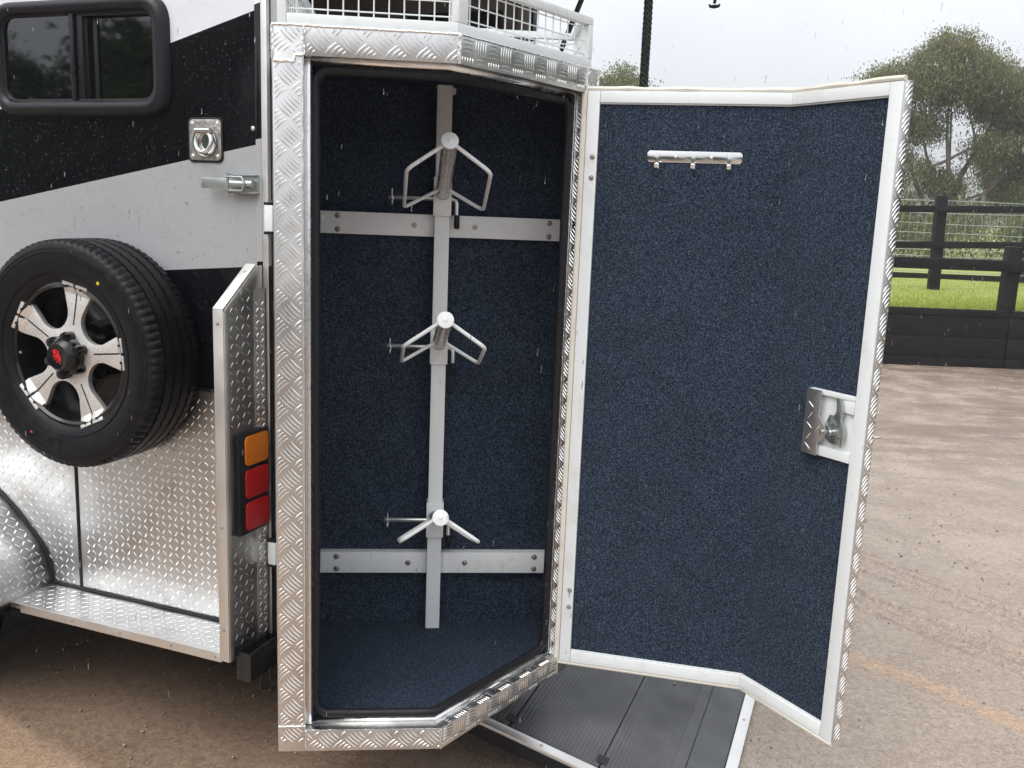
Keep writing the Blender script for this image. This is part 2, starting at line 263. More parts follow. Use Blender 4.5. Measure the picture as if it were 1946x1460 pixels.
# ------------------------------------------------------------------ mesh helpers
class MB:
    def __init__(s): s.v = []; s.f = []
    def add(s, vs, fs):
        o = len(s.v); s.v += [tuple(q) for q in vs]; s.f += [tuple(i + o for i in q) for q in fs]; return s
    def hexa(s, o, a, b, c):
        o, a, b, c = V(o), V(a), V(b), V(c)
        return s.add([o, o+a, o+a+b, o+b, o+c, o+a+c, o+a+b+c, o+b+c], [(0,3,2,1),(4,5,6,7),(0,1,5,4),(1,2,6,5),(2,3,7,6),(3,0,4,7)])
    def box(s, x0, x1, y0, y1, z0, z1): return s.hexa((x0,y0,z0),(x1-x0,0,0),(0,y1-y0,0),(0,0,z1-z0))
    def prism(s, pts, ext):
        n = len(pts); pts = [V(p) for p in pts]; e = V(ext)
        return s.add(pts + [p+e for p in pts], [tuple(range(n))[::-1], tuple(range(n, 2*n))] + [(i, (i+1) % n, n+(i+1) % n, n+i) for i in range(n)])
    def plan(s, pts, z0, z1): return s.prism([(p[0], p[1], z0) for p in pts], (0, 0, z1-z0))
    def tube(s, path, r, n=8, closed=False, squash=1.0, up=None):
        P = [V(p) for p in path]; k = len(P); vs = []; prev = None
        rr = r if isinstance(r, (list, tuple)) else [r]*k
        for i in range(k):
            t = (P[(i+1) % k] - P[i-1]) if closed else (P[min(i+1, k-1)] - P[max(i-1, 0)])
            t = t.normalized() if t.length > 1e-9 else V((0, 0, 1))
            if prev is None:
                ref = V(up) if up else (V((0, 0, 1)) if abs(t.z) < 0.9 else V((1, 0, 0)))
                a = (ref - t*ref.dot(t)).normalized()
            else: a = (prev - t*prev.dot(t)).normalized()
            prev = a; b = t.cross(a)
            for j in range(n):
                th = 2*math.pi*j/n; vs.append(P[i] + a*(rr[i]*math.cos(th)) + b*(rr[i]*squash*math.sin(th)))
        fs = []
        for i in range(k if closed else k-1):
            for j in range(n):
                a0, a1 = i*n+j, i*n+(j+1) % n; b0, b1 = ((i+1) % k)*n+j, ((i+1) % k)*n+(j+1) % n
                fs.append((a0, a1, b1, b0))
        if not closed: fs += [tuple(range(n))[::-1], tuple((k-1)*n+j for j in range(n))]
        return s.add(vs, fs)
    def cyl(s, p0, p1, r0, r1=None, n=16): return s.tube([p0, p1], [r0, r0 if r1 is None else r1], n)
    def ball(s, c, rx, ry=None, rz=None, n=10, m=6):
        ry = ry or rx; rz = rz or rx; c = V(c); vs = [c+V((0,0,rz))]; fs = []
        for i in range(1, m):
            for j in range(n):
                a, b = math.pi*i/m, 2*math.pi*j/n; vs.append(c + V((rx*math.sin(a)*math.cos(b), ry*math.sin(a)*math.sin(b), rz*math.cos(a))))
        vs.append(c-V((0,0,rz)))
        for j in range(n):
            fs.append((0, 1+j, 1+(j+1) % n)); fs.append((len(vs)-1, 1+(m-2)*n+(j+1) % n, 1+(m-2)*n+j))
            for i in range(m-2): a, b = 1+i*n+j, 1+i*n+(j+1) % n; fs.append((a, a+n, b+n, b))
        return s.add(vs, fs)
    def lathe(s, prof, n=48, axis='y', c=(0,0,0), closed=False):
        c = V(c); k = len(prof); vs = []
        for j in range(n):
            th = 2*math.pi*j/n
            for r, h in prof:
                if axis == 'y': vs.append(c+V((r*math.cos(th), h, r*math.sin(th))))
                else: vs.append(c+V((r*math.cos(th), r*math.sin(th), h)))
        fs = []
        for j in range(n):
            for i in range(k if closed else k-1):
                a, b = j*k+i, j*k+(i+1) % k; a2, b2 = ((j+1) % n)*k+i, ((j+1) % n)*k+(i+1) % k; fs.append((a, b, b2, a2))
        return s.add(vs, fs)
    def build(s, name, m, parent=None, bevel=0.0, smooth=None, kind=None, dz=0.0, recalc=True, seg=2):
        me = bpy.data.meshes.new(name)
        me.from_pydata([(x, y, z+dz) for x, y, z in s.v] if dz else s.v, [], s.f)
        if recalc:
            bm = bmesh.new(); bm.from_mesh(me); bmesh.ops.recalc_face_normals(bm, faces=bm.faces)
            if bevel: bmesh.ops.bevel(bm, geom=[e for e in bm.edges if len(e.link_faces) == 2 and e.calc_face_angle(0) > 0.5], offset=bevel, segments=seg, affect='EDGES', profile=0.6, clamp_overlap=True)
            bm.to_mesh(me); bm.free()
        me.materials.append(M[m] if isinstance(m, str) else m)
        if smooth is None: smooth = True
        if smooth:
            me.polygons.foreach_set('use_smooth', [True]*len(me.polygons)); me.set_sharp_from_angle(angle=math.radians(38))
        me.update()
        return link(name, me, parent, kind)
def link(name, me, parent=None, kind=None, loc=None):
    o = bpy.data.objects.new(name, me); COL.objects.link(o); o.parent = parent
    if kind: o['kind'] = kind
    if loc: o.location = loc
    return o
def thing(name, label, cat, loc, rotz=0.0, group=None):
    o = bpy.data.objects.new(name, None); COL.objects.link(o); o.empty_display_size = 0.1
    o.location = loc; o.rotation_euler = (0, 0, rotz); o['label'] = label; o['category'] = cat
    if group: o['group'] = group
    return o
def tag(o, label, cat=None, group=None, kind=None):
    o['label'] = label
    if cat: o['category'] = cat
    if group: o['group'] = group
    if kind: o['kind'] = kind
    return o
def rounded(pts, r, n=6):
    out = []; k = len(pts)
    for i in range(k):
        p, a, b = V(pts[i]), V(pts[i-1]), V(pts[(i+1) % k]); da, db = (a-p).normalized(), (b-p).normalized()
        for j in range(n+1):
            t = j/n; q0, q1 = p+da*r, p+db*r; out.append((1-t)**2*q0 + 2*t*(1-t)*p + t*t*q1)
    return out
_shared = {}
def rivet(parent, p, nrm, r=0.004, name='rivet', m='steel', dz=0.0):
    """dome head on a surface; alike pieces share their mesh"""
    key = (name, r, m)
    if key not in _shared:
        b = MB(); b.lathe([(r, 0), (r*0.95, r*0.35), (r*0.6, r*0.62), (0.0001, r*0.7)], 12, 'z'); b.lathe([(r*1.35, 0), (r*1.35, r*0.12), (r, r*0.14)], 12, 'z')
        o = b.build(name, m, parent); _shared[key] = o.data
    else: o = link(name, _shared[key], parent)
    o.location = V(p)+V((0, 0, dz)); o.rotation_euler = V(nrm).to_track_quat('Z', 'Y').to_euler(); return o
def bolt(parent, p, nrm, r=0.006, dz=0.0):
    key = ('bolt', r)
    if key not in _shared:
        b = MB(); b.lathe([(r*1.55, 0), (r*1.55, r*0.22), (r*1.0, r*0.25)], 16, 'z'); b.lathe([(r, r*0.2), (r, r*0.8), (r*0.75, r*1.05), (r*0.42, r*1.08), (r*0.40, r*0.6), (0.0001, r*0.6)], 8, 'z')
        o = b.build('bolt', 'steel', parent); _shared[key] = o.data
    else: o = link('bolt', _shared[key], parent)
    o.location = V(p)+V((0, 0, dz)); o.rotation_euler = V(nrm).to_track_quat('Z', 'Y').to_euler(); return o

def lens_bar(mb, fn, c, d, L, hw, hh, bow=0.0):
    """one raised bar of tread plate, pointed at both ends; fn(s,t) -> (point, normal)"""
    p = (-d[1], d[0]); vs = []; st = (0.16, 0.5, 0.84)
    def pt(t, side, h):
        k = 1-(2*t-1)**2
        s_, t_ = c[0]+d[0]*(t-0.5)*L+p[0]*(side+bow*k), c[1]+d[1]*(t-0.5)*L+p[1]*(side+bow*k)
        P, n = fn(s_, t_); return P+n*h
    vs.append(pt(0, 0, 0.0003))
    for t in st:
        w_ = hw*(0.72 if t != 0.5 else 1.0); h_ = hh*(0.8 if t != 0.5 else 1.0)
        vs += [pt(t, -w_, 0.0002), pt(t, -w_*0.35, h_), pt(t, w_*0.35, h_), pt(t, w_, 0.0002)]
    vs.append(pt(1, 0, 0.0003))
    fs = [(0, 1, 2), (0, 2, 3), (0, 3, 4)]
    for i in (0, 1):
        for j in range(3): a = 1+4*i+j; fs.append((a, a+4, a+5, a+1))
    fs += [(13, 10, 9), (13, 11, 10), (13, 12, 11)]
    mb.add(vs, fs)
def clipseg(x0, y0, x1, y1, bx):
    t0, t1 = 0.0, 1.0; dx, dy = x1-x0, y1-y0
    for p, q in ((-dx, x0-bx[0]), (dx, bx[1]-x0), (-dy, y0-bx[2]), (dy, bx[3]-y0)):
        if abs(p) < 1e-12:
            if q < 0: return None
        else:
            r = q/p
            if p < 0: t0 = max(t0, r)
            else: t1 = min(t1, r)
    return None if t0 >= t1 else (x0+dx*t0, y0+dy*t0, x0+dx*t1, y0+dy*t1)
def five_bar(mb, fn, s0, s1, t0, t1, rot=45, cell=0.047, off=(0.0, 0.0), edge=0.004, hh=0.0017):
    ca, sa = math.cos(math.radians(rot)), math.sin(math.radians(rot)); bx = (s0+edge, s1-edge, t0+edge, t1-edge)
    cx, cy = (s0+s1)/2+off[0], (t0+t1)/2+off[1]; R = int(max(s1-s0, t1-t0)/cell)+3
    for i in range(-R, R+1):
        for j in range(-R, R+1):
            gx, gy = i*cell, j*cell; flip = (i+j) % 2
            for k in range(5):
                q = (k-2)*cell*0.19
                a, b = ((gx-cell*0.45, gy+q), (gx+cell*0.45, gy+q)) if flip else ((gx+q, gy-cell*0.45), (gx+q, gy+cell*0.45))
                w0 = (cx+a[0]*ca-a[1]*sa, cy+a[0]*sa+a[1]*ca); w1 = (cx+b[0]*ca-b[1]*sa, cy+b[0]*sa+b[1]*ca)
                c_ = clipseg(*w0, *w1, bx)
                if not c_: continue
                L = math.hypot(c_[2]-c_[0], c_[3]-c_[1])
                if L < 0.007: continue
                lens_bar(mb, fn, ((c_[0]+c_[2])/2, (c_[1]+c_[3])/2), ((c_[2]-c_[0])/L, (c_[3]-c_[1])/L), L, 0.0020, hh, 0.0030*(L/cell))
def diamond(mb, fn, s0, s1, t0, t1, pitch=0.0245, L=0.0215, hh=0.0014, inside=None):
    ni, nj = int((s1-s0)/pitch), int((t1-t0)/pitch)
    for i in range(ni):
        for j in range(nj):
            s_, t_ = s0+(i+0.5)*pitch, t0+(j+0.5)*pitch
            if inside and not inside(s_, t_): continue
            a = math.radians(52 if (i+j) % 2 else -38)
            lens_bar(mb, fn, (s_, t_), (math.cos(a), math.sin(a)), L, 0.0028, hh, 0.0)
def flat(o, e, f, n):
    o, e, f, n = V(o), V(e), V(f), V(n).normalized()
    return lambda s, t: (o+e*s+f*t, n)
def weld(parent, pts, r=0.004, step=0.005):
    b = MB(); P = [V(p) for p in pts]; path = []
    for a, c in zip(P[:-1], P[1:]):
        k = max(3, int((c-a).length/step)); path += [a.lerp(c, i/k) for i in range(k)]
    path.append(P[-1])
    path = [p+V((random.uniform(-1, 1), random.uniform(-0.5, 0.5), random.uniform(-1, 1)))*r*0.22 for p in path]
    b.tube(path, [r*random.uniform(0.72, 0.98)*(1.0 if i % 2 else 0.86) for i in range(len(path))], 7)
    return b.build('weld_seam', 'weld', parent, kind='stuff', recalc=False)


# ================================================================== SETTING
def axis_vals(lo, hi, flo, fhi, fine):
    a = list(np.arange(flo, fhi+1e-6, fine)); st = fine
    x = a[-1]
    while x < hi: st *= 1.35; x += st; a.append(min(x, hi))
    st = fine; x = a[0]
    while x > lo: st *= 1.35; x -= st; a.insert(0, max(x, lo))
    return np.array(a)
gx, gy = axis_vals(-260, 260, -2.4, 3.4, 0.022), axis_vals(-260, 300, 2.0, 6.6, 0.022)
XX, YY = np.meshgrid(gx, gy, indexing='ij')
def vnoise(x, y, sc, seed):
    r = np.random.default_rng(seed).random((64, 64)); fx, fy = x*sc, y*sc; ix, iy = np.floor(fx).astype(int), np.floor(fy).astype(int)
    tx, ty = fx-ix, fy-iy; tx, ty = tx*tx*(3-2*tx), ty*ty*(3-2*ty); g = lambda a, b: r[a % 64, b % 64]
    return (g(ix, iy)*(1-tx)+g(ix+1, iy)*tx)*(1-ty)+(g(ix, iy+1)*(1-tx)+g(ix+1, iy+1)*tx)*ty
near = np.clip(1-np.hypot(XX-0.5, YY-4.5)/9, 0, 1)
ZZ = ((vnoise(XX, YY, 1.3, 1)-0.5)*0.010 + (vnoise(XX, YY, 6, 2)-0.5)*0.004 + (vnoise(XX, YY, 19, 3)-0.5)*0.004)*near
def line_d(p, d): d = np.array(d)/np.hypot(*d); return (XX-p[0])*-d[1]+(YY-p[1])*d[0], (XX-p[0])*d[0]+(YY-p[1])*d[1]
for p, dr in (((1.774, 4.456), (0.585, -0.81)), ((1.607, 3.988), (0.60, -0.80))):
    dd, al = line_d(p, dr); dd = dd + (vnoise(al+50, dd*0+3, 2.5, 5)-0.5)*0.04
    fade = np.clip((al+0.6)*2, 0, 1)*np.clip((3.0-al), 0, 1)
    for o in (-0.05, 0.02, 0.09): ZZ += 1.7*(-0.008*np.exp(-((dd-o)/0.020)**2)+0.006*np.exp(-((dd-o-0.035)/0.020)**2))*fade*(0.4+vnoise(al+20, dd*0, 5, 9))
ni, nj = XX.shape
verts = np.stack([XX, YY, ZZ], -1).reshape(-1, 3); idx = np.arange(ni*nj).reshape(ni, nj)
quads = np.stack([idx[:-1, :-1], idx[1:, :-1], idx[1:, 1:], idx[:-1, 1:]], -1).reshape(-1, 4)
def np_mesh(name, verts, faces, m, parent=None, kind=None, smooth=True):
    me = bpy.data.meshes.new(name); n = faces.shape[1]
    me.vertices.add(len(verts)); me.vertices.foreach_set('co', verts.astype(np.float32).ravel())
    me.loops.add(faces.size); me.loops.foreach_set('vertex_index', faces.astype(np.int32).ravel())
    me.polygons.add(len(faces)); me.polygons.foreach_set('loop_start', np.arange(0, faces.size, n, dtype=np.int32))
    me.update(calc_edges=True); me.materials.append(M[m])
    if smooth: me.polygons.foreach_set('use_smooth', np.ones(len(faces), bool))
    return link(name, me, parent, kind)
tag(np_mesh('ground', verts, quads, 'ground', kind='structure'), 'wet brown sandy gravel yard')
FZ = 0.71       # paddock level behind the retaining wall
fx, fy = axis_vals(-220, 220, 3, 16, 0.5), axis_vals(11.5, 200, 11.5, 22, 0.4)
XX, YY = np.meshgrid(fx, fy, indexing='ij'); ZZ = FZ-0.02+(vnoise(XX, YY, 0.5, 4)-0.5)*0.08*np.clip((YY-11.5)/2, 0, 1)+np.clip(YY-40, 0, None)*0.01
ni, nj = XX.shape; idx = np.arange(ni*nj).reshape(ni, nj)
tag(np_mesh('field', np.stack([XX, YY, ZZ], -1).reshape(-1, 3), np.stack([idx[:-1, :-1], idx[1:, :-1], idx[1:, 1:], idx[:-1, 1:]], -1).reshape(-1, 4), 'field', kind='structure'), 'bright green paddock turf behind the retaining wall')

def blades(name, n, area, z, h, m, label):
    x = RNG.uniform(area[0], area[1], n); y = area[2]+(area[3]-area[2])*RNG.random(n)**1.3; a = RNG.uniform(0, 6.28, n); hh = h*RNG.uniform(0.5, 1.3, n); w_ = 0.006+hh*0.05
    lx, ly = RNG.normal(0, 0.35, n)*hh, RNG.normal(0, 0.35, n)*hh
    v = np.zeros((n, 3, 3)); v[:, 0] = np.stack([x-np.cos(a)*w_, y-np.sin(a)*w_, np.full(n, z)], -1); v[:, 1] = np.stack([x+np.cos(a)*w_, y+np.sin(a)*w_, np.full(n, z)], -1)
    v[:, 2] = np.stack([x+lx, y+ly, z+hh], -1)
    return tag(np_mesh(name, v.reshape(-1, 3), np.arange(3*n).reshape(-1, 3), m, kind='stuff', smooth=False), label, 'grass')
blades('grass', 90000, (3.0, 12.0, 11.55, 19.0), FZ-0.045, 0.060, 'blade', 'short bright green paddock grass behind the black retaining wall')

# distant wooded rise, softened by the rain, haze also painted into its colour
hx = np.linspace(-220, 260, 160); prof = 6.5+4*vnoise(hx+300, hx*0, 0.018, 11)+2.2*vnoise(hx+300, hx*0, 0.11, 12)
hv = np.concatenate([np.stack([hx, np.full(160, 150.0), np.zeros(160)], -1), np.stack([hx, 152+6*vnoise(hx+300, hx*0, 0.2, 3), prof*0.7], -1), np.stack([hx, np.full(160, 165.0), prof], -1), np.stack([hx, np.full(160, 190.0), np.zeros(160)], -1)])
hf = np.concatenate([np.stack([np.arange(159)+160*k, np.arange(159)+1+160*k, np.arange(159)+161+160*k, np.arange(159)+160+160*k], -1) for k in range(3)])
tag(np_mesh('hills', hv, hf, 'hills', kind='structure'), 'low wooded hills far behind the paddock')

# ------------------------------------------------------------------ fences
def share_box(name, key, dims, m, parent, loc, rot=(0, 0, 0), bev=0.006):
    if key not in _shared:
        o = MB().box(-dims[0]/2, dims[0]/2, -dims[1]/2, dims[1]/2, 0, dims[2]).build(name, m, parent, bevel=bev); _shared[key] = o.data
    else: o = link(name, _shared[key], parent)
    o.location = loc; o.rotation_euler = rot; return o
fence = thing('arena_fence', 'black timber retaining wall with posts and one rail edging the sandy yard', 'fence', (6.06, 11.4, 0))
for i in range(-5, 5):
    x = i*2.4
    share_box('post', 'apost', (0.16, 0.16, 1.49), 'post', fence, (x+random.uniform(-0.01, 0.01), 0.05, 0), (0, random.uniform(-0.008, 0.008), 0), 0.015)
    for nm, key, d, z in (('board', 'ab1', (2.39, 0.05, 0.115), 0.0), ('board', 'ab2', (2.39, 0.035, 0.25), 0.12), ('board', 'ab3', (2.39, 0.035, 0.25), 0.374), ('board', 'ab4', (2.39, 0.05, 0.085), 0.628)):
        share_box(nm, key, d, 'post', fence, (x+1.2, -0.056 + random.uniform(-0.003, 0.003), z))
    share_box('rail', 'arail', (2.40, 0.045, 0.135), 'post', fence, (x+1.2, -0.054, 1.185), (0, 0, random.uniform(-0.001, 0.001)))
pf = thing('paddock_fence', 'black post and two-rail timber fence standing on the grass', 'fence', (6.64, 14.8, FZ))
for i in range(-3, 4):
    x = i*2.6
    share_box('post', 'ppost', (0.15, 0.15, 1.48), 'post', pf, (x, 0, -0.02+0.03*x), (0, -0.03, 0), 0.014)
    share_box('rail', 'prail', (2.60, 0.05, 0.105), 'post', pf, (x+1.3, -0.095, 1.205+0.03*(x+1.3)), (0, -0.03, 0))
    share_box('rail', 'prail', (2.60, 0.05, 0.105), 'post', pf, (x+1.3, -0.095, 0.655+0.03*(x+1.3)), (0, -0.03, 0))
wf = thing('wire_fence', 'galvanised wire mesh fence with timber base board in front of the trees', 'fence', (8.2, 17.7, FZ))
for i in range(-3, 4):
    share_box('post', 'wpost', (0.09, 0.09, 1.62), 'post', wf, (i*3.6+1.4, 0.06, -0.02), (0, 0, 0), 0.01)
    share_box('board', 'wboard', (3.6, 0.04, 0.11), 'post', wf, (i*3.6+3.2, 0, 0.0))
wm = MB()
for z in (0.14, 0.24, 0.34, 0.44, 0.56, 0.70, 0.86, 1.04, 1.24, 1.46): wm.tube([(-9.4+k*1.2, 0, z+0.012*math.sin(k*1.7+z*9)) for k in range(20)], 0.006, 4)
for k in range(150): wm.tube([(-9.4+k*0.15, 0.004, 0.1), (-9.4+k*0.15, 0.004, 1.46)], 0.004, 4)
wm.build('wire_mesh', 'wire', wf, kind='stuff')

# ------------------------------------------------------------------ trees
def tree(name, label, x, y, z, lobes, nclump, leaves, leaf, m, trunk_r, stems, spread, seed, droop=0.5, cat='tree', group=None, crown=0.55):
    """lobes: (dx, dy, dz, rx, ry, rz) masses of the crown; clumps of hanging leaves are spread through them on twigs"""
    R = np.random.default_rng(seed); rd = random.Random(seed)
    t = thing(name, label, cat, (x, y, z), 0, group)
    tb = MB(); vol = np.array([l[3]*l[4]*l[5] for l in lobes]); vol = vol/vol.sum(); cl = []
    heads = []
    for k in range(stems):
        a = 6.28*k/stems+rd.uniform(-0.4, 0.4); b0 = V((math.cos(a)*spread*0.12, math.sin(a)*spread*0.12, -0.1))
        tgt = lobes[k % len(lobes)]; top = V((tgt[0]*0.75, tgt[1]*0.75, tgt[2]*0.85)); pts = []
        for i in range(9):
            f = i/8; q = b0.lerp(top, f); q += V((math.sin(f*5+k), math.cos(f*4+k*2), 0))*0.12*spread*f*(1-f)*2; pts.append(q)
        tb.tube(pts, [trunk_r*(1-0.75*i/8)*(0.8 if k else 1) for i in range(9)], 8); heads.append(pts)
    for li, l in enumerate(lobes):
        n = max(3, int(nclump*vol[li])); c0 = V(l[:3]); src = heads[li % stems]; s0 = src[rd.choice((3, 4, 5))]
        pts = [s0.lerp(c0, f)+V((0, 0, 0.15*math.sin(f*3.1)*l[5])) for f in (0, 0.25, 0.5, 0.75, 1)]
        tb.tube(pts, [trunk_r*q for q in (0.42, 0.34, 0.26, 0.18, 0.09)], 6)
        for j in range(n):
            d = R.normal(size=3); d /= np.linalg.norm(d); rr = R.random()**(1/2.6)*crown+(1-crown)*R.random()**0.35
            p = np.array(l[:3])+d*rr*np.array(l[3:]); cl.append(p)
            if j % 3 == 0:
                q = V(p); mid = c0.lerp(q, 0.5)+V((0, 0, 0.08*l[5])); tb.tube([c0.lerp(q, 0.05), mid, q], [trunk_r*0.10, trunk_r*0.07, trunk_r*0.03], 4)
    cl = np.array(cl); n = len(cl)*leaves
    ctr = np.repeat(cl, leaves, 0); cs = np.repeat(R.uniform(0.6, 1.5, len(cl)), leaves)[:, None]
    o = R.normal(0, 1, (n, 3))*np.array([0.19, 0.19, 0.11])*cs; o[:, 2] -= np.abs(R.normal(0, droop*0.35, n))
    P = ctr+o; D = R.normal(0, 0.6, (n, 3)); D[:, 2] -= droop*1.5; D /= np.linalg.norm(D, axis=1)[:, None]
    W_ = np.cross(D, R.normal(size=(n, 3))); W_ /= np.linalg.norm(W_, axis=1)[:, None]
    Lf = leaf*R.uniform(0.6, 1.4, n)[:, None]; v = np.stack([P, P+D*Lf*0.45+W_*Lf*0.2, P+D*Lf, P+D*Lf*0.45-W_*Lf*0.2], 1)
    tr = tb.build('trunk', 'bark', t, recalc=False)
    np_mesh('crown', v.reshape(-1, 3), np.arange(4*n).reshape(-1, 4), m, t, smooth=False)
    return t
GT = tree('gum_tree', 'tall spreading olive-green gum tree with several slender stems behind the fence', 13.1, 29.5, FZ,
    [(-0.1, 0, 5.75, 1.7, 1.7, 0.95), (-1.95, 0.2, 5.45, 0.80, 0.9, 0.55), (1.9, 0.2, 5.15, 1.3, 1.4, 0.85), (3.0, -0.2, 4.0, 1.1, 1.3, 0.9), (-0.8, 0.4, 4.3, 0.9, 1.2, 0.5), (1.2, -0.3, 3.6, 0.7, 1.1, 0.45), (-1.1, 0, 3.0, 0.55, 0.9, 0.4), (2.4, 0.2, 2.4, 0.7, 1.0, 0.4), (-0.3, -0.2, 6.55, 0.8, 0.8, 0.4), (0.2, 0.3, 2.5, 0.8, 0.9, 0.45), (-1.5, 0.3, 2.0, 0.8, 0.8, 0.6), (0.9, 0.6, 1.5, 0.9, 0.8, 0.6), (-0.6, 0.8, 1.1, 0.8, 0.8, 0.6)],
    820, 170, 0.085, 'gum', 0.12, 5, 2.2, 3, 0.8, group='trees beyond the paddock', crown=0.8)
tree('gum_tree', 'olive gum tree at the edge of the view behind the tall gum', 17.3, 31.5, FZ,
    [(0, 0, 4.6, 1.9, 1.8, 1.5), (-1.1, 0, 3.4, 1.3, 1.3, 1.2), (1.2, 0, 3.6, 1.5, 1.4, 1.3), (-0.4, 0, 2.2, 1.3, 1.3, 0.9)], 560, 120, 0.09, 'gum', 0.12, 3, 1.6, 5, 0.7, group='trees beyond the paddock')
tree('shade_tree', 'dense darker green tree low behind the rails beside the gum', 16.2, 27.0, FZ,
    [(0, 0, 2.6, 1.4, 1.3, 1.1), (-0.7, 0, 1.5, 1.1, 1.1, 1.0), (1.0, 0, 1.7, 1.2, 1.1, 1.1)], 340, 90, 0.095, 'green', 0.09, 3, 1.0, 8, 0.35, group='trees beyond the paddock')
tree('round_tree', 'rounded olive tree showing above the door beside the hanging rope', 3.25, 31.0, FZ,
    [(-0.1, 0, 5.15, 0.75, 0.9, 0.6), (-0.9, 0, 4.6, 0.7, 0.9, 0.7), (0.8, 0, 4.35, 0.85, 0.9, 0.6), (0, 0, 3.6, 1.6, 1.5, 1.0), (1.5, 0, 3.9, 0.6, 0.7, 0.4)], 560, 100, 0.085, 'olive', 0.12, 2, 0.9, 12, 0.35, group='trees beyond the paddock')
for k, (x, y, s_, lab) in enumerate(((10.6, 26.0, 1.0, 'low leafy shrub behind the wire fence below the gum crown'), (12.4, 25.0, 1.05, 'loose grey-green shrub between the gum stems behind the wire mesh'), (14.6, 24.5, 1.15, 'bright green shrub beside the fence post behind the wire mesh'), (9.0, 27.5, 0.9, 'leafy shrub behind the wire fence next to the open door'))):
    tree('shrub', lab, x, y, FZ, [(0, 0, 1.0*s_, 1.1*s_, 0.9*s_, 0.8*s_), (-0.7*s_, 0, 0.8*s_, 0.8*s_, 0.7*s_, 0.6*s_), (0.8*s_, 0, 0.7*s_, 0.8*s_, 0.7*s_, 0.6*s_)], 70, 50, 0.10, ('olive', 'gum', 'green', 'olive')[k], 0.04, 3, 0.8, 30+k, 0.3, cat='shrub', group='shrubs along the wire fence')
def copy_tree(o, loc, rz, sc, label):
    c = o.copy(); COL.objects.link(c); c.location = loc; c.rotation_euler = (0, 0, rz); c.scale = (sc, sc, sc); c['label'] = label
    for ch in list(o.children): d = ch.copy(); COL.objects.link(d); d.parent = c
    return c
for x_, y_, sd, lab in ((20.5, 37.0, 53, 'hazy gum tree farthest back at the frame edge'), (12.6, 40.0, 54, 'hazy grey-green gum tree farther back behind the tall gum stems')):
    tree('gum_tree', lab, x_, y_, FZ, [(0, 0, 4.3, 1.6, 1.5, 1.1), (-1.2, 0, 3.2, 1.2, 1.2, 0.9), (1.3, 0, 3.3, 1.3, 1.2, 1.0), (0.1, 0, 1.9, 1.7, 1.5, 0.9)], 360, 80, 0.11, 'gum', 0.11, 3, 1.4, sd, 0.6, group='trees beyond the paddock')
ST = tree('shade_tree', 'unseen dense bushy tree across the yard, there for reflections', -21, -13, 0,
    [(0, 0, 3.4, 1.9, 1.9, 1.5), (-1.4, 0.3, 2.0, 1.6, 1.6, 1.6), (1.5, -0.3, 2.1, 1.6, 1.6, 1.7), (0.2, 0, 1.0, 2.2, 2.0, 1.0)], 520, 60, 0.2, 'green', 0.15, 3, 1.2, 41, 0.35, group='trees across the yard')
for i, (o, x, y, rz, sc) in enumerate(((ST, -24, -9, 0.7, 1.35), (ST, -19, -16.5, 2.0, 1.5), (ST, -25.5, -5, 3.3, 1.2), (ST, -16, -20, 4.4, 1.2), (ST, -11.5, -22, 5.2, 1.1), (ST, -7, -24, 1.2, 0.9), (GT, -22.5, -12, 2.6, 1.25), (ST, -2, -24, 2.2, 1.05), (ST, 4, -23, 0.3, 0.9), (GT, 9, -20, 4.0, 0.95), (ST, 15, -14, 1.9, 1.0),
        (ST, 24, 7.5, 0.4, 2.3), (GT, 25, 12.5, 2.4, 1.5), (ST, 24, 16.5, 3.9, 1.9), (ST, 26, 2, 5.0, 2.1), (GT, 24, -4, 1.1, 1.0))):  # unseen right-hand trees, added and enlarged to darken the metal's reflections
    copy_tree(o, (x, y, 0), rz, sc, 'unseen gum tree round the yard, there for reflections' if o is GT else 'unseen dense bushy tree across the yard, there for reflections')['group'] = 'trees across the yard'


# ================================================================== HORSE TRAILER  (local x = towards its rear, y = into its width, z = up)
A_T = math.radians(-20.7); KX, KY = -0.7298, 2.68
TR = thing('horse_trailer', 'black, silver and white horse trailer with tread plate foot, parked with its rear ramp down', 'trailer', (KX, KY, 0), A_T)
def TB(mb, name, m, parent=TR, **kw): return mb.build(name, m, parent, dz=G, **kw)
WX0, WX1, WZ0, WZ1 = -0.955, -0.345, 1.625, 1.905          # window opening
XF, YF, ZR = -3.3, 2.10, 2.42
w_ = MB()
for a in ((XF, WX0, 0.0, 0.03, 0.80, ZR), (WX1, -0.021, 0.0, 0.03, 0.80, ZR), (WX0, WX1, 0.0, 0.03, 0.80, WZ0), (WX0, WX1, 0.0, 0.03, WZ1, ZR)): w_.box(*a)
side = TB(w_, 'side_wall', 'vinyl', smooth=False)
TB(MB().box(-0.020, 0.0, -0.003, 0.03, 0.05-0.014, ZR-0.014), 'corner_trim', 'vinyl', bevel=0.002).location.z = 0.014
b = MB(); b.box(XF, 0, YF-0.03, YF, 0.05, ZR); TB(b, 'far_wall', 'interior')
TB(MB().box(XF-0.03, XF, 0, YF, 0.05, ZR), 'front_wall', 'interior'); TB(MB().box(XF, 0.0, 0.03, YF-0.03, 0.0, 0.05), 'floor_deck', 'rubber')
TB(MB().box(XF-0.03, 0.03, -0.01, YF+0.01, ZR, ZR+0.05), 'roof', 'white', bevel=0.01)
TB(MB().box(XF, -0.05, 0.032, 0.036, 0.06, 0.80), 'lining_board', 'interior'); TB(MB().box(XF, -0.05, 0.05, 0.052, 0.1, 1.55), 'lining_board', 'interior')
for x0, x1 in ((-0.62, -0.12), (-1.5, -0.9)): TB(MB().box(x0, x1, YF-0.05, YF-0.031, 1.55, 2.3), 'interior_pad', 'padding', bevel=0.006)
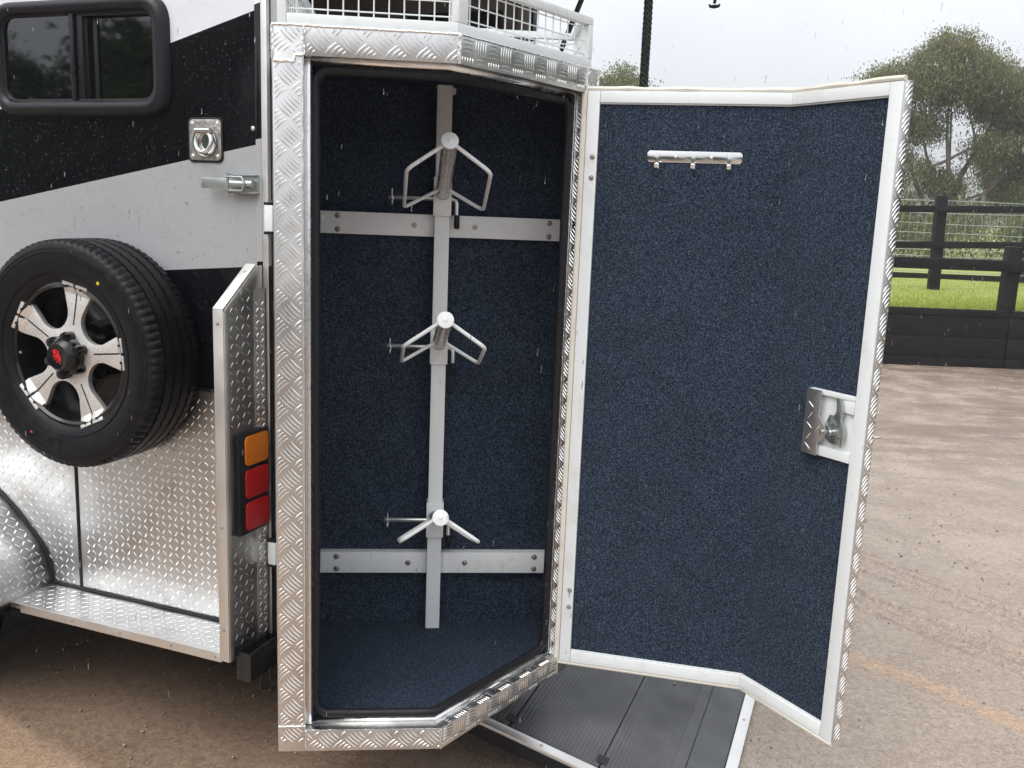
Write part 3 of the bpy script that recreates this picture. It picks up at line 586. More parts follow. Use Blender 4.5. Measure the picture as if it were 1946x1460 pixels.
TB(MB().box(-2.2, -1.75, YF-0.045, YF-0.031, 1.4, 2.1), 'interior_pad', 'padding', bevel=0.006)
TB(MB().box(-0.04, 0.02, YF-0.055, YF+0.005, 0.05, ZR), 'rear_jamb', 'interior', bevel=0.006); TB(MB().box(0.021, 0.034, YF-0.03, YF+0.02, 0.05, ZR), 'door_seal', 'rubber')
for y in (0.35, 1.6): TB(MB().box(XF, -0.02, y, y+0.07, -0.10, -0.001), 'chassis_rail', 'blackpaint')
TB(MB().box(-0.10, -0.02, 0.06, YF-0.1, -0.08, -0.002), 'cross_member', 'blackpaint'); TB(MB().box(-3.0, -0.5, 0.45, 1.58, -0.14, -0.101), 'belly_shade_block', 'blackpaint'); TB(MB().box(XF, -0.02, 0.01, 0.016, -0.06, 0.049), 'shade_skirt', 'blackpaint'); TB(MB().box(XF, -0.02, YF-0.02, YF-0.014, -0.10, 0.049), 'shade_skirt', 'blackpaint')  # belly box and skirts added to keep light out from under the trailer
for x in (-1.35, -2.0): TB(MB().cyl((x, -0.05, 0.0), (x, YF+0.05, 0.0), 0.03), 'axle', 'blackpaint')
# raised upper tailgate, hinged at the roof
tg = TB(MB().hexa((0.03, 0.03, ZR+0.02), (1.22, 0, 0.46), (0, YF-0.06, 0), (-0.012, 0, 0.035)), 'tailgate', 'white', bevel=0.006); tag(tg, 'upper tailgate lifted over the ramp')
# gas strut of the tailgate
gs = MB(); gs.tube([(0.10, 2.05, 1.90), (0.205, 2.05, 2.162), (0.385, 2.05, 2.612)], 0.0125, 12); TB(gs, 'gas_strut', 'blackpaint'); TB(MB().tube([(0.10, 2.04, 1.90), (0.06, 2.04, 1.90), (0.02, 2.06, 1.90)], 0.008, 8), 'strut_bracket', 'blackpaint')

# ---- window
wp = rounded([(-0.972, 0, 1.608), (-0.325, 0, 1.608), (-0.325, 0, 1.925), (-0.972, 0, 1.925)], 0.085, 10)
def ring(inner, outer, y0, y1):
    b = MB(); n = len(inner); K5 = (0.0, 0.10, 0.28, 0.5, 0.72, 0.9, 1.0); rows = []
    for k in K5:
        h = math.sqrt(max(0.0, 1-(2*k-1)**2)) if 0 < k < 1 else 0.0; yb = y0[0]*(1-k)+y0[1]*k
        rows.append([((a[0]*(1-k)+c[0]*k), yb+(y1-yb)*h, (a[2]*(1-k)+c[2]*k)) for a, c in zip(inner, outer)])
    b.add([p for r in rows for p in r], [(q*n+i, q*n+(i+1) % n, (q+1)*n+(i+1) % n, (q+1)*n+i) for q in range(len(K5)-1) for i in range(n)])
    A = rows[0]; b.add(A+[(p[0], 0.02, p[2]) for p in A], [(i, (i+1) % n, n+(i+1) % n, n+i) for i in range(n)])
    return b
def rrect(x0, x1, z0, z1, r, n=10): return rounded([(x0, 0, z0), (x1, 0, z0), (x1, 0, z1), (x0, 0, z1)], r, n)
wf_ = TB(ring(rrect(-0.948, -0.360, 1.645, 1.895, 0.05), rrect(-0.985, -0.310, 1.598, 1.938, 0.085), (-0.012, -0.001), -0.032), 'window', 'plastic', recalc=False)
tag(wf_, 'sliding window in a dark rounded frame')
TB(ring(rrect(-0.943, -0.365, 1.650, 1.890, 0.047), rrect(-0.952, -0.356, 1.641, 1.899, 0.053), (-0.008, -0.008), -0.013), 'window_seal', 'rubber', wf_, recalc=False)
TB(MB().box(-0.672, -0.655, -0.018, 0.01, 1.646, 1.893), 'mullion', 'plastic', wf_, bevel=0.003); TB(MB().box(-0.652, -0.628, -0.010, 0.012, 1.646, 1.893), 'mullion', 'plastic', wf_, bevel=0.003)
TB(MB().box(-0.955, -0.660, -0.006, -0.002, 1.640, 1.900), 'pane', 'glass', wf_, smooth=False); TB(MB().box(-0.590, -0.350, 0.010, 0.014, 1.640, 1.900), 'pane', 'glass', wf_, smooth=False)
TB(MB().box(-0.60, -0.585, 0.004, 0.016, 1.646, 1.893), 'sash_stile', 'rubber', wf_, bevel=0.002)
TB(MB().box(-0.628, -0.355, -0.010, 0.016, 1.886, 1.897), 'slide_track', 'rubber', wf_)

# ---- tread plate foot of the side wall, seam, shelf, mudguard
XM = -0.868
sp = TB(MB().box(-2.6, -0.012, -0.006, 0.03, 0.05, 0.795), 'side_plate', 'tread', smooth=False)
bb = MB()
arcp = [(XM, 0.050), (-0.870, 0.09), (-0.880, 0.135), (-0.906, 0.184), (-0.961, 0.241), (-1.029, 0.302), (-1.098, 0.352), (-1.18, 0.395), (-1.30, 0.425), (-1.42, 0.43), (-1.54, 0.41), (-1.64, 0.37), (-1.74, 0.30), (-1.82, 0.21), (-1.86, 0.12), (-1.87, 0.05)]
def above_arc(s, t):
    for (x0, z0), (x1, z1) in zip(arcp[:-1], arcp[1:]):
        if x1 <= s <= x0 and x0 != x1: return t > z0+(z1-z0)*(s-x0)/(x1-x0)+0.012
    return s > XM+0.01
diamond(bb, flat((0, -0.006, 0), (1, 0, 0), (0, 0, 1), (0, -1, 0)), -1.5, -0.03, 0.062, 0.79, inside=lambda s, t: above_arc(s, t) and abs(s+0.741) > 0.014)
TB(bb, 'tread_bars', 'bars', sp, kind='stuff', recalc=False)
TB(MB().box(-0.7465, -0.7375, -0.0105, -0.004, 0.056, 0.79), 'seam_strip', 'rubber', sp, bevel=0.002)
TB(MB().box(-2.6, -0.012, -0.008, 0.0, 0.793, 0.803), 'edge_strip', 'rubber', sp)
SW = -0.183
sh = TB(MB().box(XM+0.002, -0.004, SW, -0.007, 0.040, 0.056), 'side_shelf', 'tread', smooth=False)
bb = MB(); diamond(bb, flat((0, 0, 0.056), (1, 0, 0), (0, 1, 0), (0, 0, 1)), XM+0.01, -0.03, SW+0.012, -0.02, hh=0.0009); TB(bb, 'tread_bars', 'bars', sh, kind='stuff', recalc=False)
TB(MB().box(XM+0.05, -0.028, SW-0.003, SW, 0.030, 0.058), 'edge_angle', 'alum', sh, bevel=0.0012)
TB(MB().tube([(XM+0.006, -0.010, 0.060), (-0.02, -0.010, 0.060)], 0.005, 6), 'seam_strip', 'rubber', sh)
for x in (-0.599, -0.407, -0.21, -0.05): rivet(sh, (x, SW-0.003, 0.045), (0, -1, 0), 0.0035, dz=G)
MW = -0.36
def cr(pts, k=6):
    out = []
    for i in range(len(pts)-1):
        p = [V((*pts[max(0, min(len(pts)-1, j))], 0)) for j in (i-1, i, i+1, i+2)]
        for j in range(k):
            t = j/k; out.append(0.5*((2*p[1])+(-p[0]+p[2])*t+(2*p[0]-5*p[1]+4*p[2]-p[3])*t*t+(-p[0]+3*p[1]-3*p[2]+p[3])*t**3))
    return out+[V((*pts[-1], 0))]
ac = cr(arcp); L_ = [0.0]
for a, c in zip(ac[:-1], ac[1:]): L_.append(L_[-1]+(c-a).length)
mg = MB(); n = len(ac); mg.add([(p.x, -0.007, p.y) for p in ac]+[(p.x, MW, p.y) for p in ac]+[(p.x-0.0, MW, p.y-0.0) for p in ac], [(i, i+1, n+i+1, n+i) for i in range(n-1)])
mgo = TB(mg, 'mudguard', 'tread', recalc=False); md = mgo.modifiers.new('thickness', 'SOLIDIFY'); md.thickness = 0.003; md.offset = 0
def arcfn(s, t):
    s = max(0.0, min(L_[-1]-1e-6, s)); i = max(k for k in range(n-1) if L_[k] <= s); f = (s-L_[i])/(L_[i+1]-L_[i]); p = ac[i].lerp(ac[i+1], f); tn = (ac[i+1]-ac[i]).normalized()
    nr = V((tn.y, 0, -tn.x)); return V((p.x, t, p.y))+nr*0.0015, nr
bb = MB(); diamond(bb, arcfn, 0.012, 0.75, MW+0.01, -0.02); TB(bb, 'tread_bars', 'bars', mgo, kind='stuff', recalc=False)
TB(MB().tube([(p.x+0.002, -0.010, p.y) for p in ac], 0.0055, 6), 'seam_strip', 'rubber', mgo); TB(MB().tube([(XM+0.003, -0.012, 0.052), (XM+0.003, MW, 0.046)], 0.005, 6), 'seam_strip', 'rubber', mgo)
TB(MB().box(-1.86, XM-0.004, MW+0.02, -0.01, 0.020, 0.044), 'arch_liner', 'blackpaint', mgo)

# ---- tail light panel standing out from the side at the rear
pp = [(-0.006, SW, 0.040), (-0.006, SW, 1.070), (-0.006, -0.034, 1.186), (-0.006, 0.0, 1.186), (-0.006, 0.0, 0.040)]
tp = TB(MB().prism(pp, (0.005, 0, 0)), 'tail_panel', 'tread', smooth=False)
bb = MB(); diamond(bb, flat((-0.001, 0, 0), (0, 1, 0), (0, 0, 1), (1, 0, 0)), SW+0.022, -0.045, 0.06, 1.17, pitch=0.0255, L=0.022, inside=lambda s, t: t < 1.055+(s-SW)*0.78 and not (0.40 < t < 0.72)); TB(bb, 'tread_bars', 'bars', tp, kind='stuff', recalc=False)
fl = TB(MB().hexa((0.0005, -0.046, 0.05), (0.010, 0.036, 0), (-0.003, 0.001, 0), (0, 0, 1.07)), 'flange_strip', 'tread', tp, smooth=False)
_fe = V((0.010, 0.036, 0)); bb = MB(); diamond(bb, flat((0.0005, -0.046, 0.05), _fe, (0, 0, 1), (0.036, -0.010, 0)), 0.08, 0.95, 0.02, 1.05, pitch=0.0235)
bb = MB()
_o, _e = V((0.0005, -0.046, 0.05)), _fe.normalized(); diamond(bb, flat(_o, _e, (0, 0, 1), (0.036, -0.010, 0)), 0.001, 0.037, 0.01, 1.05, pitch=0.018, L=0.018); TB(bb, 'tread_bars', 'bars', tp, kind='stuff', recalc=False)
ang = MB()
ang.box(-0.032, 0.0015, SW-0.004, SW, 0.036, 1.072); ang.box(-0.001, 0.003, SW, SW+0.016, 0.036, 1.066)
TB(ang, 'edge_angle', 'alum', tp, bevel=0.001)
d_ = V((0, 0.149, 0.116)); u_ = V((0, -0.116, 0.149)).normalized()
TB(MB().hexa(V((-0.032, SW-0.002, 1.072)), (0.0335, 0, 0), d_, u_*0.004).hexa(V((-0.001, SW+0.001, 1.070)), (0.004, 0, 0), d_, u_*-0.016), 'edge_angle', 'alum', tp, bevel=0.001)
for z in (1.034, 0.449, 0.136): rivet(tp, (-0.016, SW-0.004, z), (0, -1, 0), 0.004, dz=G)
rivet(tp, V((-0.016, SW-0.002, 1.072))+d_*0.82+u_*0.004, u_, 0.004, dz=G)
for y, z in ((-0.022, 1.12), (-0.04, 0.98), (-0.02, 0.98), (-0.018, 0.80), (-0.03, 0.36), (-0.03, 0.24), (-0.02, 0.10)): rivet(tp, (0.007, y, z), (1, -0.2, 0), 0.0032, dz=G)
# lamp
lp = TB(MB().box(-0.0005, 0.017, -0.146, -0.008, 0.410, 0.713), 'tail_lamp', 'rubber', tp, bevel=0.006)
def rlens(z0, z1, m, lab):
    pts = [(0.017, p[0], p[2]) for p in rrect(-0.122, -0.014, z0, z1, 0.018, 5)]
    b = MB(); b.prism(pts, (0.005, 0, 0)); o = TB(b, 'lens', m, tp, bevel=0.002); o['label'] = lab
rlens(0.616, 0.704, 'amber', 'amber indicator lens'); rlens(0.518, 0.604, 'redlens', 'upper red lens'); rlens(0.420, 0.506, 'redlens', 'lower red lens')

# ---- rear corner post, hinges, bumper
ps = TB(MB().box(0.0005, 0.020, -0.003, 0.056, 0.05, ZR), 'corner_post', 'alum', bevel=0.002); TB(MB().box(0.0203, 0.0235, -0.004, 0.0065, 0.04, 1.185), 'door_seal', 'rubber')
TB(MB().box(0.0203, 0.0215, 0.012, 0.016, 0.06, 1.27), 'groove_strip', 'plastic', ps); TB(MB().box(0.0203, 0.0215, 0.012, 0.016, 1.37, ZR), 'groove_strip', 'plastic', ps)
for z0, z1 in ((1.283, 1.357), (0.285, 0.356)):
    h = MB(); h.box(0.018, 0.046, -0.020, 0.08, z0, z1); TB(h, 'hinge', 'white', ps, bevel=0.004)
    TB(MB().box(0.016, 0.044, -0.018, 0.05, z0-0.008, z0-0.0005).box(0.016, 0.044, -0.018, 0.05, z1+0.0005, z1+0.008), 'hinge_bush', 'rubber', ps)
    TB(MB().box(0.046, 0.062, 0.03, 0.078, z0+0.004, z1-0.004), 'hinge_arm', 'white', ps)
bp_ = MB(); bp_.box(0.002, 0.052, -0.155, -0.150, -0.032, 0.058).box(0.047, 0.052, -0.150, 0.06, -0.032, 0.058).box(0.002, 0.047, -0.150, 0.06, -0.032, 0.030).box(0.002, 0.006, -0.150, 0.06, 0.030, 0.056)
bm_ = TB(bp_, 'rear_bumper', 'blackpaint', bevel=0.0015)
bb = MB(); diamond(bb, flat((0, 0, 0.0303), (1, 0, 0), (0, 1, 0), (0, 0, 1)), 0.008, 0.046, -0.146, 0.05, pitch=0.018, L=0.018); TB(bb, 'tread_bars', 'blackpaint', bm_, kind='stuff', recalc=False)
TB(MB().tube([(0.049, -0.10, -0.028), (0.050, -0.105, -0.075), (0.050, -0.08, -0.088), (0.050, -0.055, -0.075), (0.049, -0.06, -0.028)], 0.004, 8), 'tie_loop', 'blackpaint', bm_)

# ---- recessed tie ring, over-centre latch, screw
pl = MB(); pl.prism([(p[0], -0.0045, p[2]) for p in rrect(-0.248, -0.137, 1.477, 1.592, 0.014, 5)], (0, 0.005, 0)); tr_ = TB(pl, 'tie_ring_plate', 'cast', bevel=0.0015)
pk = MB(); pk.prism([(p[0], -0.0035, p[2]) for p in rrect(-0.254, -0.131, 1.471, 1.598, 0.018, 5)], (0, 0.003, 0)); TB(pk, 'gasket', 'rubber', tr_, bevel=0.001)
dish = MB(); dish.lathe([(0.040, -0.0050), (0.043, -0.0075), (0.0385, -0.0078), (0.034, -0.0052), (0.020, -0.0048), (0.0001, -0.0047)], 32, 'y', (-0.192, 0, 1.528)); TB(dish, 'dish', 'chrome', tr_)
TB(MB().tube([V((-0.192+0.027*math.sin(t), -0.013-0.004*math.cos(t), 1.528-0.029*math.cos(t))) for t in np.linspace(-2.75, 2.75, 26)], 0.0062, 10), 'ring', 'chrome', tr_)
TB(MB().cyl((-0.218, -0.013, 1.560), (-0.166, -0.013, 1.560), 0.0085, n=14).box(-0.214, -0.170, -0.012, -0.004, 1.556, 1.566), 'ring_keeper', 'chrome', tr_)
for x in (-0.236, -0.149):
    for z in (1.580, 1.489): rivet(tr_, (x, -0.0045, z), (0, -1, 0), 0.0048, m='alum', dz=G)
lt = TB(MB().box(-0.098, -0.008, -0.006, -0.003, 1.386, 1.440), 'toggle_latch', 'zinc', bevel=0.001)
TB(MB().box(-0.096, -0.010, -0.020, -0.0062, 1.436, 1.440).box(-0.096, -0.010, -0.020, -0.0062, 1.386, 1.390), 'side_cheek', 'zinc', lt, bevel=0.001)
TB(MB().hexa((-0.182, -0.040, 1.398), (0.085, 0.012, 0), (0, 0.004, 0), (0, 0, 0.030)).box(-0.182, -0.176, -0.040, -0.030, 1.398, 1.428), 'lever', 'zinc', lt, bevel=0.0015)
cl_ = MB(); cl_.tube([(-0.090, -0.022, 1.413), (-0.018, -0.018, 1.413)], 0.012, 16)
for k in range(7): cl_.lathe([(0.0125, -0.0018), (0.0140, 0), (0.0125, 0.0018)], 16, 'z', (0, 0, 0)) if False else None
TB(cl_, 'latch_barrel', 'zinc', lt)
TB(MB().tube([(-0.11, -0.024, 1.432), (-0.045, -0.034, 1.432), (-0.036, -0.034, 1.413), (-0.045, -0.034, 1.394), (-0.11, -0.024, 1.394)], 0.0032, 8), 'latch_bow', 'zinc', lt)
TB(MB().cyl((-0.100, -0.026, 1.382), (-0.100, -0.026, 1.444), 0.004, n=10), 'hinge_pin', 'zinc', lt)
rivet(TR, (-0.030, 0, 1.568), (0, -1, 0), 0.005, 'screw', 'alum', dz=G)

# ---- rain beads on the wrap and the window frame (real drops standing on the surface)
def beads(name, n, region, y, parent, rmin=0.0009, rmax=0.0030, reject=None):
    b = MB()
    for _ in range(n):
        x, z = random.uniform(region[0], region[1]), random.uniform(region[2], region[3])
        if reject and reject(x, z): continue
        r = rmin+(rmax-rmin)*random.random()**3; k = 6
        b.add([(x+r*math.cos(6.283*j/k), y, z+r*1.15*math.sin(6.283*j/k)) for j in range(k)]+[(x+r*0.6*math.cos(6.283*j/k), y-r*0.5, z+r*0.6*math.sin(6.283*j/k)) for j in range(k)]+[(x, y-r*0.68, z)],
              [(j, (j+1) % k, k+(j+1) % k, k+j) for j in range(k)]+[(k+j, k+(j+1) % k, 2*k) for j in range(k)])
    return TB(b, name, 'water', parent, kind='stuff', recalc=False)
beads('rain_beads', 3200, (-1.05, -0.022, 0.82, 1.95), -0.0002, side, reject=lambda x, z: -0.99 < x < -0.30 and 1.59 < z < 1.95)

# ------------------------------------------------------------------ wheels
def make_wheel(tyre_o=None):
    """parts in local frame: axle along y, outer face towards -y; returns list of (name, mesh builder, material)"""
    R0, RR, HW = 0.341, 0.213, 0.100; out = []
    prof = [(RR-0.004, -0.070), (RR+0.004, -0.082), (RR+0.020, -0.090), (RR+0.045, -0.099), (RR+0.070, -0.1030), (RR+0.092, -0.1025), (R0-0.020, -0.0985)]
    tread = []; ys = np.linspace(-0.086, 0.086, 41)
    n = 264; b = MB(); k = None; rows = []
    for j in range(n):
        th = 2*math.pi*j/n; zz = 0.0016*(1 if (j//2) % 2 else -1); row = []
        for r, y in prof: row.append((r, y))
        # shoulder blocks
        sh_ = 0.0 if j % 3 else 0.008
        row.append((R0-0.010-sh_, -0.0955)); row.append((R0-0.003-sh_, -0.086))
        for c in (-0.056, -0.019, 0.019, 0.056):
            c2 = c+zz
            row += [(R0-0.001, c2-0.0050), (R0-0.011, c2-0.0040), (R0-0.011, c2+0.0040), (R0-0.001, c2+0.0050)]
        row += [(R0-0.003-sh_, 0.086), (R0-0.010-sh_, 0.0955)]
        for r, y in prof[::-1]: row.append((r, -y))
        rows.append([(r*math.cos(th), y, r*math.sin(th)) for r, y in row])
    kk = len(rows[0]); b.add([p for r in rows for p in r], [(j*kk+i, j*kk+i+1, ((j+1) % n)*kk+i+1, ((j+1) % n)*kk+i) for j in range(n) for i in range(kk-1)])
    for rr, yy in ((RR+0.030, -0.0955), (RR+0.088, -0.1028), (RR+0.100, -0.1010)): b.lathe([(rr-0.0012, yy+0.002), (rr, yy-0.0012), (rr+0.0012, yy+0.002)], 96, 'y')
    out.append(('tyre', b, 'tyre'))
    b = MB(); b.lathe([(RR+0.003, -0.080), (RR-0.006, -0.084), (RR-0.013, -0.078), (RR-0.016, -0.060), (RR-0.022, -0.040), (RR-0.030, 0.02), (RR-0.020, 0.08), (RR+0.002, 0.083)], 96, 'y')
    b.lathe([(RR-0.028, 0.030), (0.05, 0.035), (0.0001, 0.035)], 64, 'y'); b.lathe([(0.09, -0.004), (0.09, 0.034)], 40, 'y')
    out.append(('rim_barrel', b, 'rimblack'))
    # five spoke machined face: holes between the spokes are round, spokes flare to clamp-like ends
    HC, HR, RO = 0.142, 0.058, 0.198; pts = []
    for s in range(5):
        am = math.radians(90+36+72*s-12); cc = (HC*math.cos(am), HC*math.sin(am))
        for k_ in range(15):
            ph = am+math.radians(222-(84/14)*k_*1.0) if False else am+math.radians(-100-(160/14)*k_)
            pts.append((cc[0]+HR*math.cos(ph), cc[1]+HR*math.sin(ph)))
        a0, a1 = am+math.radians(21), am+math.radians(51)
        for k_ in range(7): a_ = a0+(a1-a0)*k_/6; pts.append((RO*math.cos(a_), RO*math.sin(a_)))
    face = MB(); face.prism([(x, -0.070, z) for x, z in pts], (0, 0.016, 0)); out.append(('wheel_face', face, 'rim'))
    for s in range(5):
        a = math.radians(90+72*s-12); c_, s_ = math.cos(a), math.sin(a); T = lambda r, t, y: (r*c_-t*s_, y, r*s_+t*c_)
        def pad(t0, t1):
            b = MB(); b.prism([T(0.183, t0, -0.071), T(0.208, t0*1.02, -0.084), T(0.216, t0*1.02, -0.086), T(0.216, t0*1.02, -0.080), T(0.200, t0, -0.070), T(0.183, t0, -0.060)], V(T(0, t1-t0, 0))); return b
        out.append(('spoke_clamp', pad(-0.046, -0.004), 'rim')); out.append(('spoke_clamp', pad(0.004, 0.046), 'rim'))
        b = MB(); b.prism([T(0.092, -0.0022, -0.0704), T(0.19, -0.0022, -0.0704), T(0.19, 0.0022, -0.0704), T(0.092, 0.0022, -0.0704)], (0, 0.003, 0)); out.append(('spoke_slot', b, 'rimblack'))
        b = MB()
        for t in (-0.025, 0.025): b.cyl(T(0.205, t, -0.081), T(0.205, t, -0.0865), 0.004, n=8)
        out.append(('clamp_screw', b, 'rimblack'))
    cap = MB(); cap.lathe([(0.056, -0.060), (0.056, -0.090), (0.050, -0.104), (0.042, -0.113), (0.038, -0.118), (0.034, -0.1165), (0.0001, -0.1165)], 40, 'y'); out.append(('hub_cap', cap, 'rimblack'))
    for s in range(6):
        a = math.radians(60*s+20); b = MB(); x, z = 0.056*math.cos(a), 0.056*math.sin(a)
        b.lathe([(0.0165, -0.062), (0.0165, -0.094), (0.013, -0.103), (0.0001, -0.106)], 14, 'y', (x, 0, z)); out.append(('lug_boss', b, 'rimblack'))
    b = MB()     # maned head emblem in swept strokes
    def stroke(p, w0):
        L = [V((x*0.001, -0.1168, z*0.001)) for x, z in p]; k_ = len(L); lo, hi = [], []
        for i in range(k_):
            t = (L[min(i+1, k_-1)]-L[max(i-1, 0)]).normalized(); nn = V((-t.z, 0, t.x)); w = w0*0.001*(1-(i/(k_-1))**2*0.95); lo.append(L[i]-nn*w); hi.append(L[i]+nn*w)
        b.prism(lo+hi[::-1], (0, -0.0008, 0))
    stroke([(-15, 15), (-9, 18), (0, 19), (4, 15)], 3.0); stroke([(4, 18), (6, 9), (12, 2), (14, -9)], 2.4); stroke([(-13, 11), (-6, 12), (-1, 8), (-3, 3)], 3.0); stroke([(-4, 12), (-3, 4), (-9, -1), (-17, -4)], 2.6)
    stroke([(2, 10), (1, 1), (-4, -6), (-12, -12)], 2.6); stroke([(6, 6), (6, -4), (2, -12), (-5, -19)], 2.6); stroke([(10, 0), (11, -10), (8, -17), (13, -22)], 2.8); stroke([(-14, 6), (-10, 2), (-13, -1)], 1.8)
    out.append(('emblem', b, 'red'))
    b = MB(); b.cyl((-0.178, -0.060, -0.005), (-0.172, -0.092, -0.005), 0.0045, n=10); out.append(('valve', b, 'chrome'))
    for nm, m, (x, z), r in (('balance_dot', 'yellowdot', (0.150, 0.222), 0.0055), ('balance_dot', 'pinkdot', (-0.135, -0.245), 0.0055)):
        b = MB(); b.lathe([(r, 0.006), (r*0.95, -0.0013), (0.0001, -0.0016)], 14, 'y', (x, -0.1012, z)); out.append((nm, b, m))
    return out
WHEEL = make_wheel(); SPZ = 0.899
sw = thing('spare_wheel', 'black spare tyre on a silver and black alloy wheel, mounted on the trailer side', 'wheel', (0, 0, 0))
_tm = Matrix.Translation((KX, KY, 0)) @ Matrix.Rotation(A_T, 4, 'Z')
sw.location = _tm @ V((-0.549, -0.1195, SPZ+G)); sw.rotation_euler = (0, 0, A_T)
wheel_mesh = []; rimroot = None
for nm, b, m in WHEEL:
    o = b.build(nm, m, sw, recalc=nm not in ('tyre', 'rim_barrel', 'hub_cap', 'balance_dot'), bevel=0.0012 if nm in ('wheel_face', 'spoke_clamp') else 0.0)
    wheel_mesh.append(o)
hub = [o for o in wheel_mesh if o.name.startswith('wheel_face')][0]; capo = [o for o in wheel_mesh if o.name.startswith('hub_cap')][0]; tyo = [o for o in wheel_mesh if o.name.startswith('tyre')][0]
for o in wheel_mesh:
    nm = o.name.split('.')[0]
    if nm in ('spoke_slot', 'clamp_screw', 'spoke_clamp', 'valve'): o.parent = hub
    if nm in ('lug_boss', 'emblem'): o.parent = capo
    if nm == 'balance_dot': o.parent = tyo
TB(MB().cyl((-0.549, -0.01, SPZ), (-0.549, -0.118, SPZ), 0.045, n=20).box(-0.634, -0.464, -0.018, -0.007, SPZ-0.08, SPZ+0.08), 'wheel_carrier', 'blackpaint', bevel=0.0)
for x in (-1.36, -2.05):
    for y, rz in ((-0.155, 0.0), (YF+0.155, math.pi)):
        rw = bpy.data.objects.new('road_wheel', None); COL.objects.link(rw); rw.parent = TR; rw.location = (x, y, 0.336); rw.rotation_euler = (0, 0, rz)
        for o in wheel_mesh:
            if o.name.split('.')[0] in ('tyre', 'rim_barrel', 'wheel_face', 'hub_cap'): link(o.name.split('.')[0], o.data, rw)

# ------------------------------------------------------------------ loading ramp (hinged at the trailer floor, end resting on the yard)
RP = thing('loading_ramp', 'lowered rear ramp covered in black ribbed rubber with silver edging, below the open door', 'ramp', (KX, KY, 0), A_T)
RL = 1.405; RA = math.atan2(0.32-0.022, RL-0.03); RLEN = math.hypot(RL-0.03, 0.298)
ex, ey, ez = V((math.cos(RA), 0, -math.sin(RA))), V((0, 1, 0)), V((math.sin(RA), 0, math.cos(RA)))
RO_ = V((0.03, 0.107, 0.32))
def rbox(a0, a1, b0, b1, c0, c1): return MB().hexa(RO_+ex*a0+ey*b0+ez*c0, ex*(a1-a0), ey*(b1-b0), ez*(c1-c0))
RWd = 1.86
rbox(0, RLEN-0.004, 0.004, RWd-0.004, -0.050, -0.012).build('ramp_core', 'blackpaint', RP)
seams = [0.03, 0.40, 0.755, 1.052, 1.235]; seams = [0.032, 0.415, 0.745, 1.035, 1.262, RLEN-0.035]
for i in range(5):
    a0, a1 = seams[i]+0.0025, seams[i+1]-0.0025
    mo = rbox(a0, a1, 0.034, RWd-0.034, -0.0118, 0.0 if i != 3 else 0.0006).build('rubber_mat', 'rampmat', RP, bevel=0.0015)
    rb = MB(); a = a0+0.008
    while a < a1-0.006:
        rb.hexa(RO_+ex*a+ey*0.04+ez*0.0002, ex*0.0040, ey*(RWd-0.08), ez*0.0030); a += 0.0120
    if i < 3 or i == 3: rb.build('mat_rib', 'rampmat', mo, kind='stuff', recalc=False, smooth=False)
rbox(1.225, 1.262, 0.04, RWd-0.04, 0.0008, 0.0042).build('grip_strip', 'rampmat', RP, bevel=0.001)
for a in (0.735, 1.03): rbox(a-0.012, a+0.022, 0.062, 0.098, 0.001, 0.0036).build('mat_notch', 'rubber', RP)
rbox(0, RLEN-0.0, -0.004, 0.0335, -0.010, 0.003).build('edge_strip', 'alum', RP, bevel=0.002); rbox(0, RLEN, RWd-0.032, RWd, -0.010, 0.003).build('edge_strip', 'alum', RP, bevel=0.002)
rbox(RLEN-0.033, RLEN+0.003, 0.033, RWd-0.033, -0.010, 0.0034).build('edge_strip', 'alum', RP, bevel=0.002)
rbox(0, RLEN-0.002, -0.004, 0.0, -0.050, -0.006).build('side_skirt', 'rubber', RP)
for a in (0.25, 0.55, 0.86, 1.16): rivet(RP, RO_+ex*a+ey*0.016+ez*0.003, ez, 0.004)
for y in (0.3, 0.62, 0.95, 1.3): rivet(RP, RO_+ex*(RLEN-0.016)+ey*y+ez*0.0034, ez, 0.004)
cr_ = MB()
for k in range(60):
    a, y = random.gauss(1.10, 0.035), random.gauss(0.76, 0.05); r = random.uniform(0.0015, 0.005); cr_.ball(RO_+ex*a+ey*y+ez*0.004, r*1.4, r, r*0.5, 5, 3)
M['crumb'] = mat('dry_leaf_crumbs', (0.38, 0.25, 0.13), 0.8); cr_.build('leaf_litter', 'crumb', RP, kind='stuff', recalc=False)

# ------------------------------------------------------------------ rope and pull cord hanging from the tailgate
rp_ = thing('hanging_rope', 'thick dark green and black braided rope hanging above the open door', 'rope', _tm @ V((0.905, 0.75, 0)), A_T)
zt, zb, turns = ZR+0.36+G, 1.25, 30
for k in range(8):
    b = MB(); pts = []; sgn = 1 if k % 2 else -1; ph = 2*math.pi*(k//2)/4; nst = turns*12
    for i in range(nst):
        f = i/(nst-1); a = sgn*f*2*math.pi*turns+ph; rr = 0.0094+0.0014*sgn*math.cos(4*f*2*math.pi*turns)
        pts.append((rr*math.cos(a)-0.004*(1-f), rr*math.sin(a), zt+(zb-zt)*f))
    b.tube(pts, 0.0052, 5); b.build('strand', 'rope1' if k % 4 else 'rope2', rp_, recalc=False)
MB().tube([(-0.004, 0, zt), (0, 0, zb)], 0.009, 8).build('core', 'rope2', rp_)
pc = thing('pull_cord', 'small black T-shaped pull handle hanging from the raised tailgate', 'handle', _tm @ V((1.108, 0.75, 0)), A_T)
MB().tube([(0, 0, 2.012+G), (0.003, 0, 2.1+G), (0.0, 0, ZR+0.43+G)], 0.0048, 8).build('cord', 'rope2', pc)
MB().tube([(-0.016, 0, 2.010+G), (-0.013, 0, 2.004+G), (0, 0, 2.003+G), (0.013, 0, 2.004+G), (0.016, 0, 2.010+G)], [0.003, 0.0045, 0.006, 0.0045, 0.003], 8).build('crossbar', 'rubber', pc)

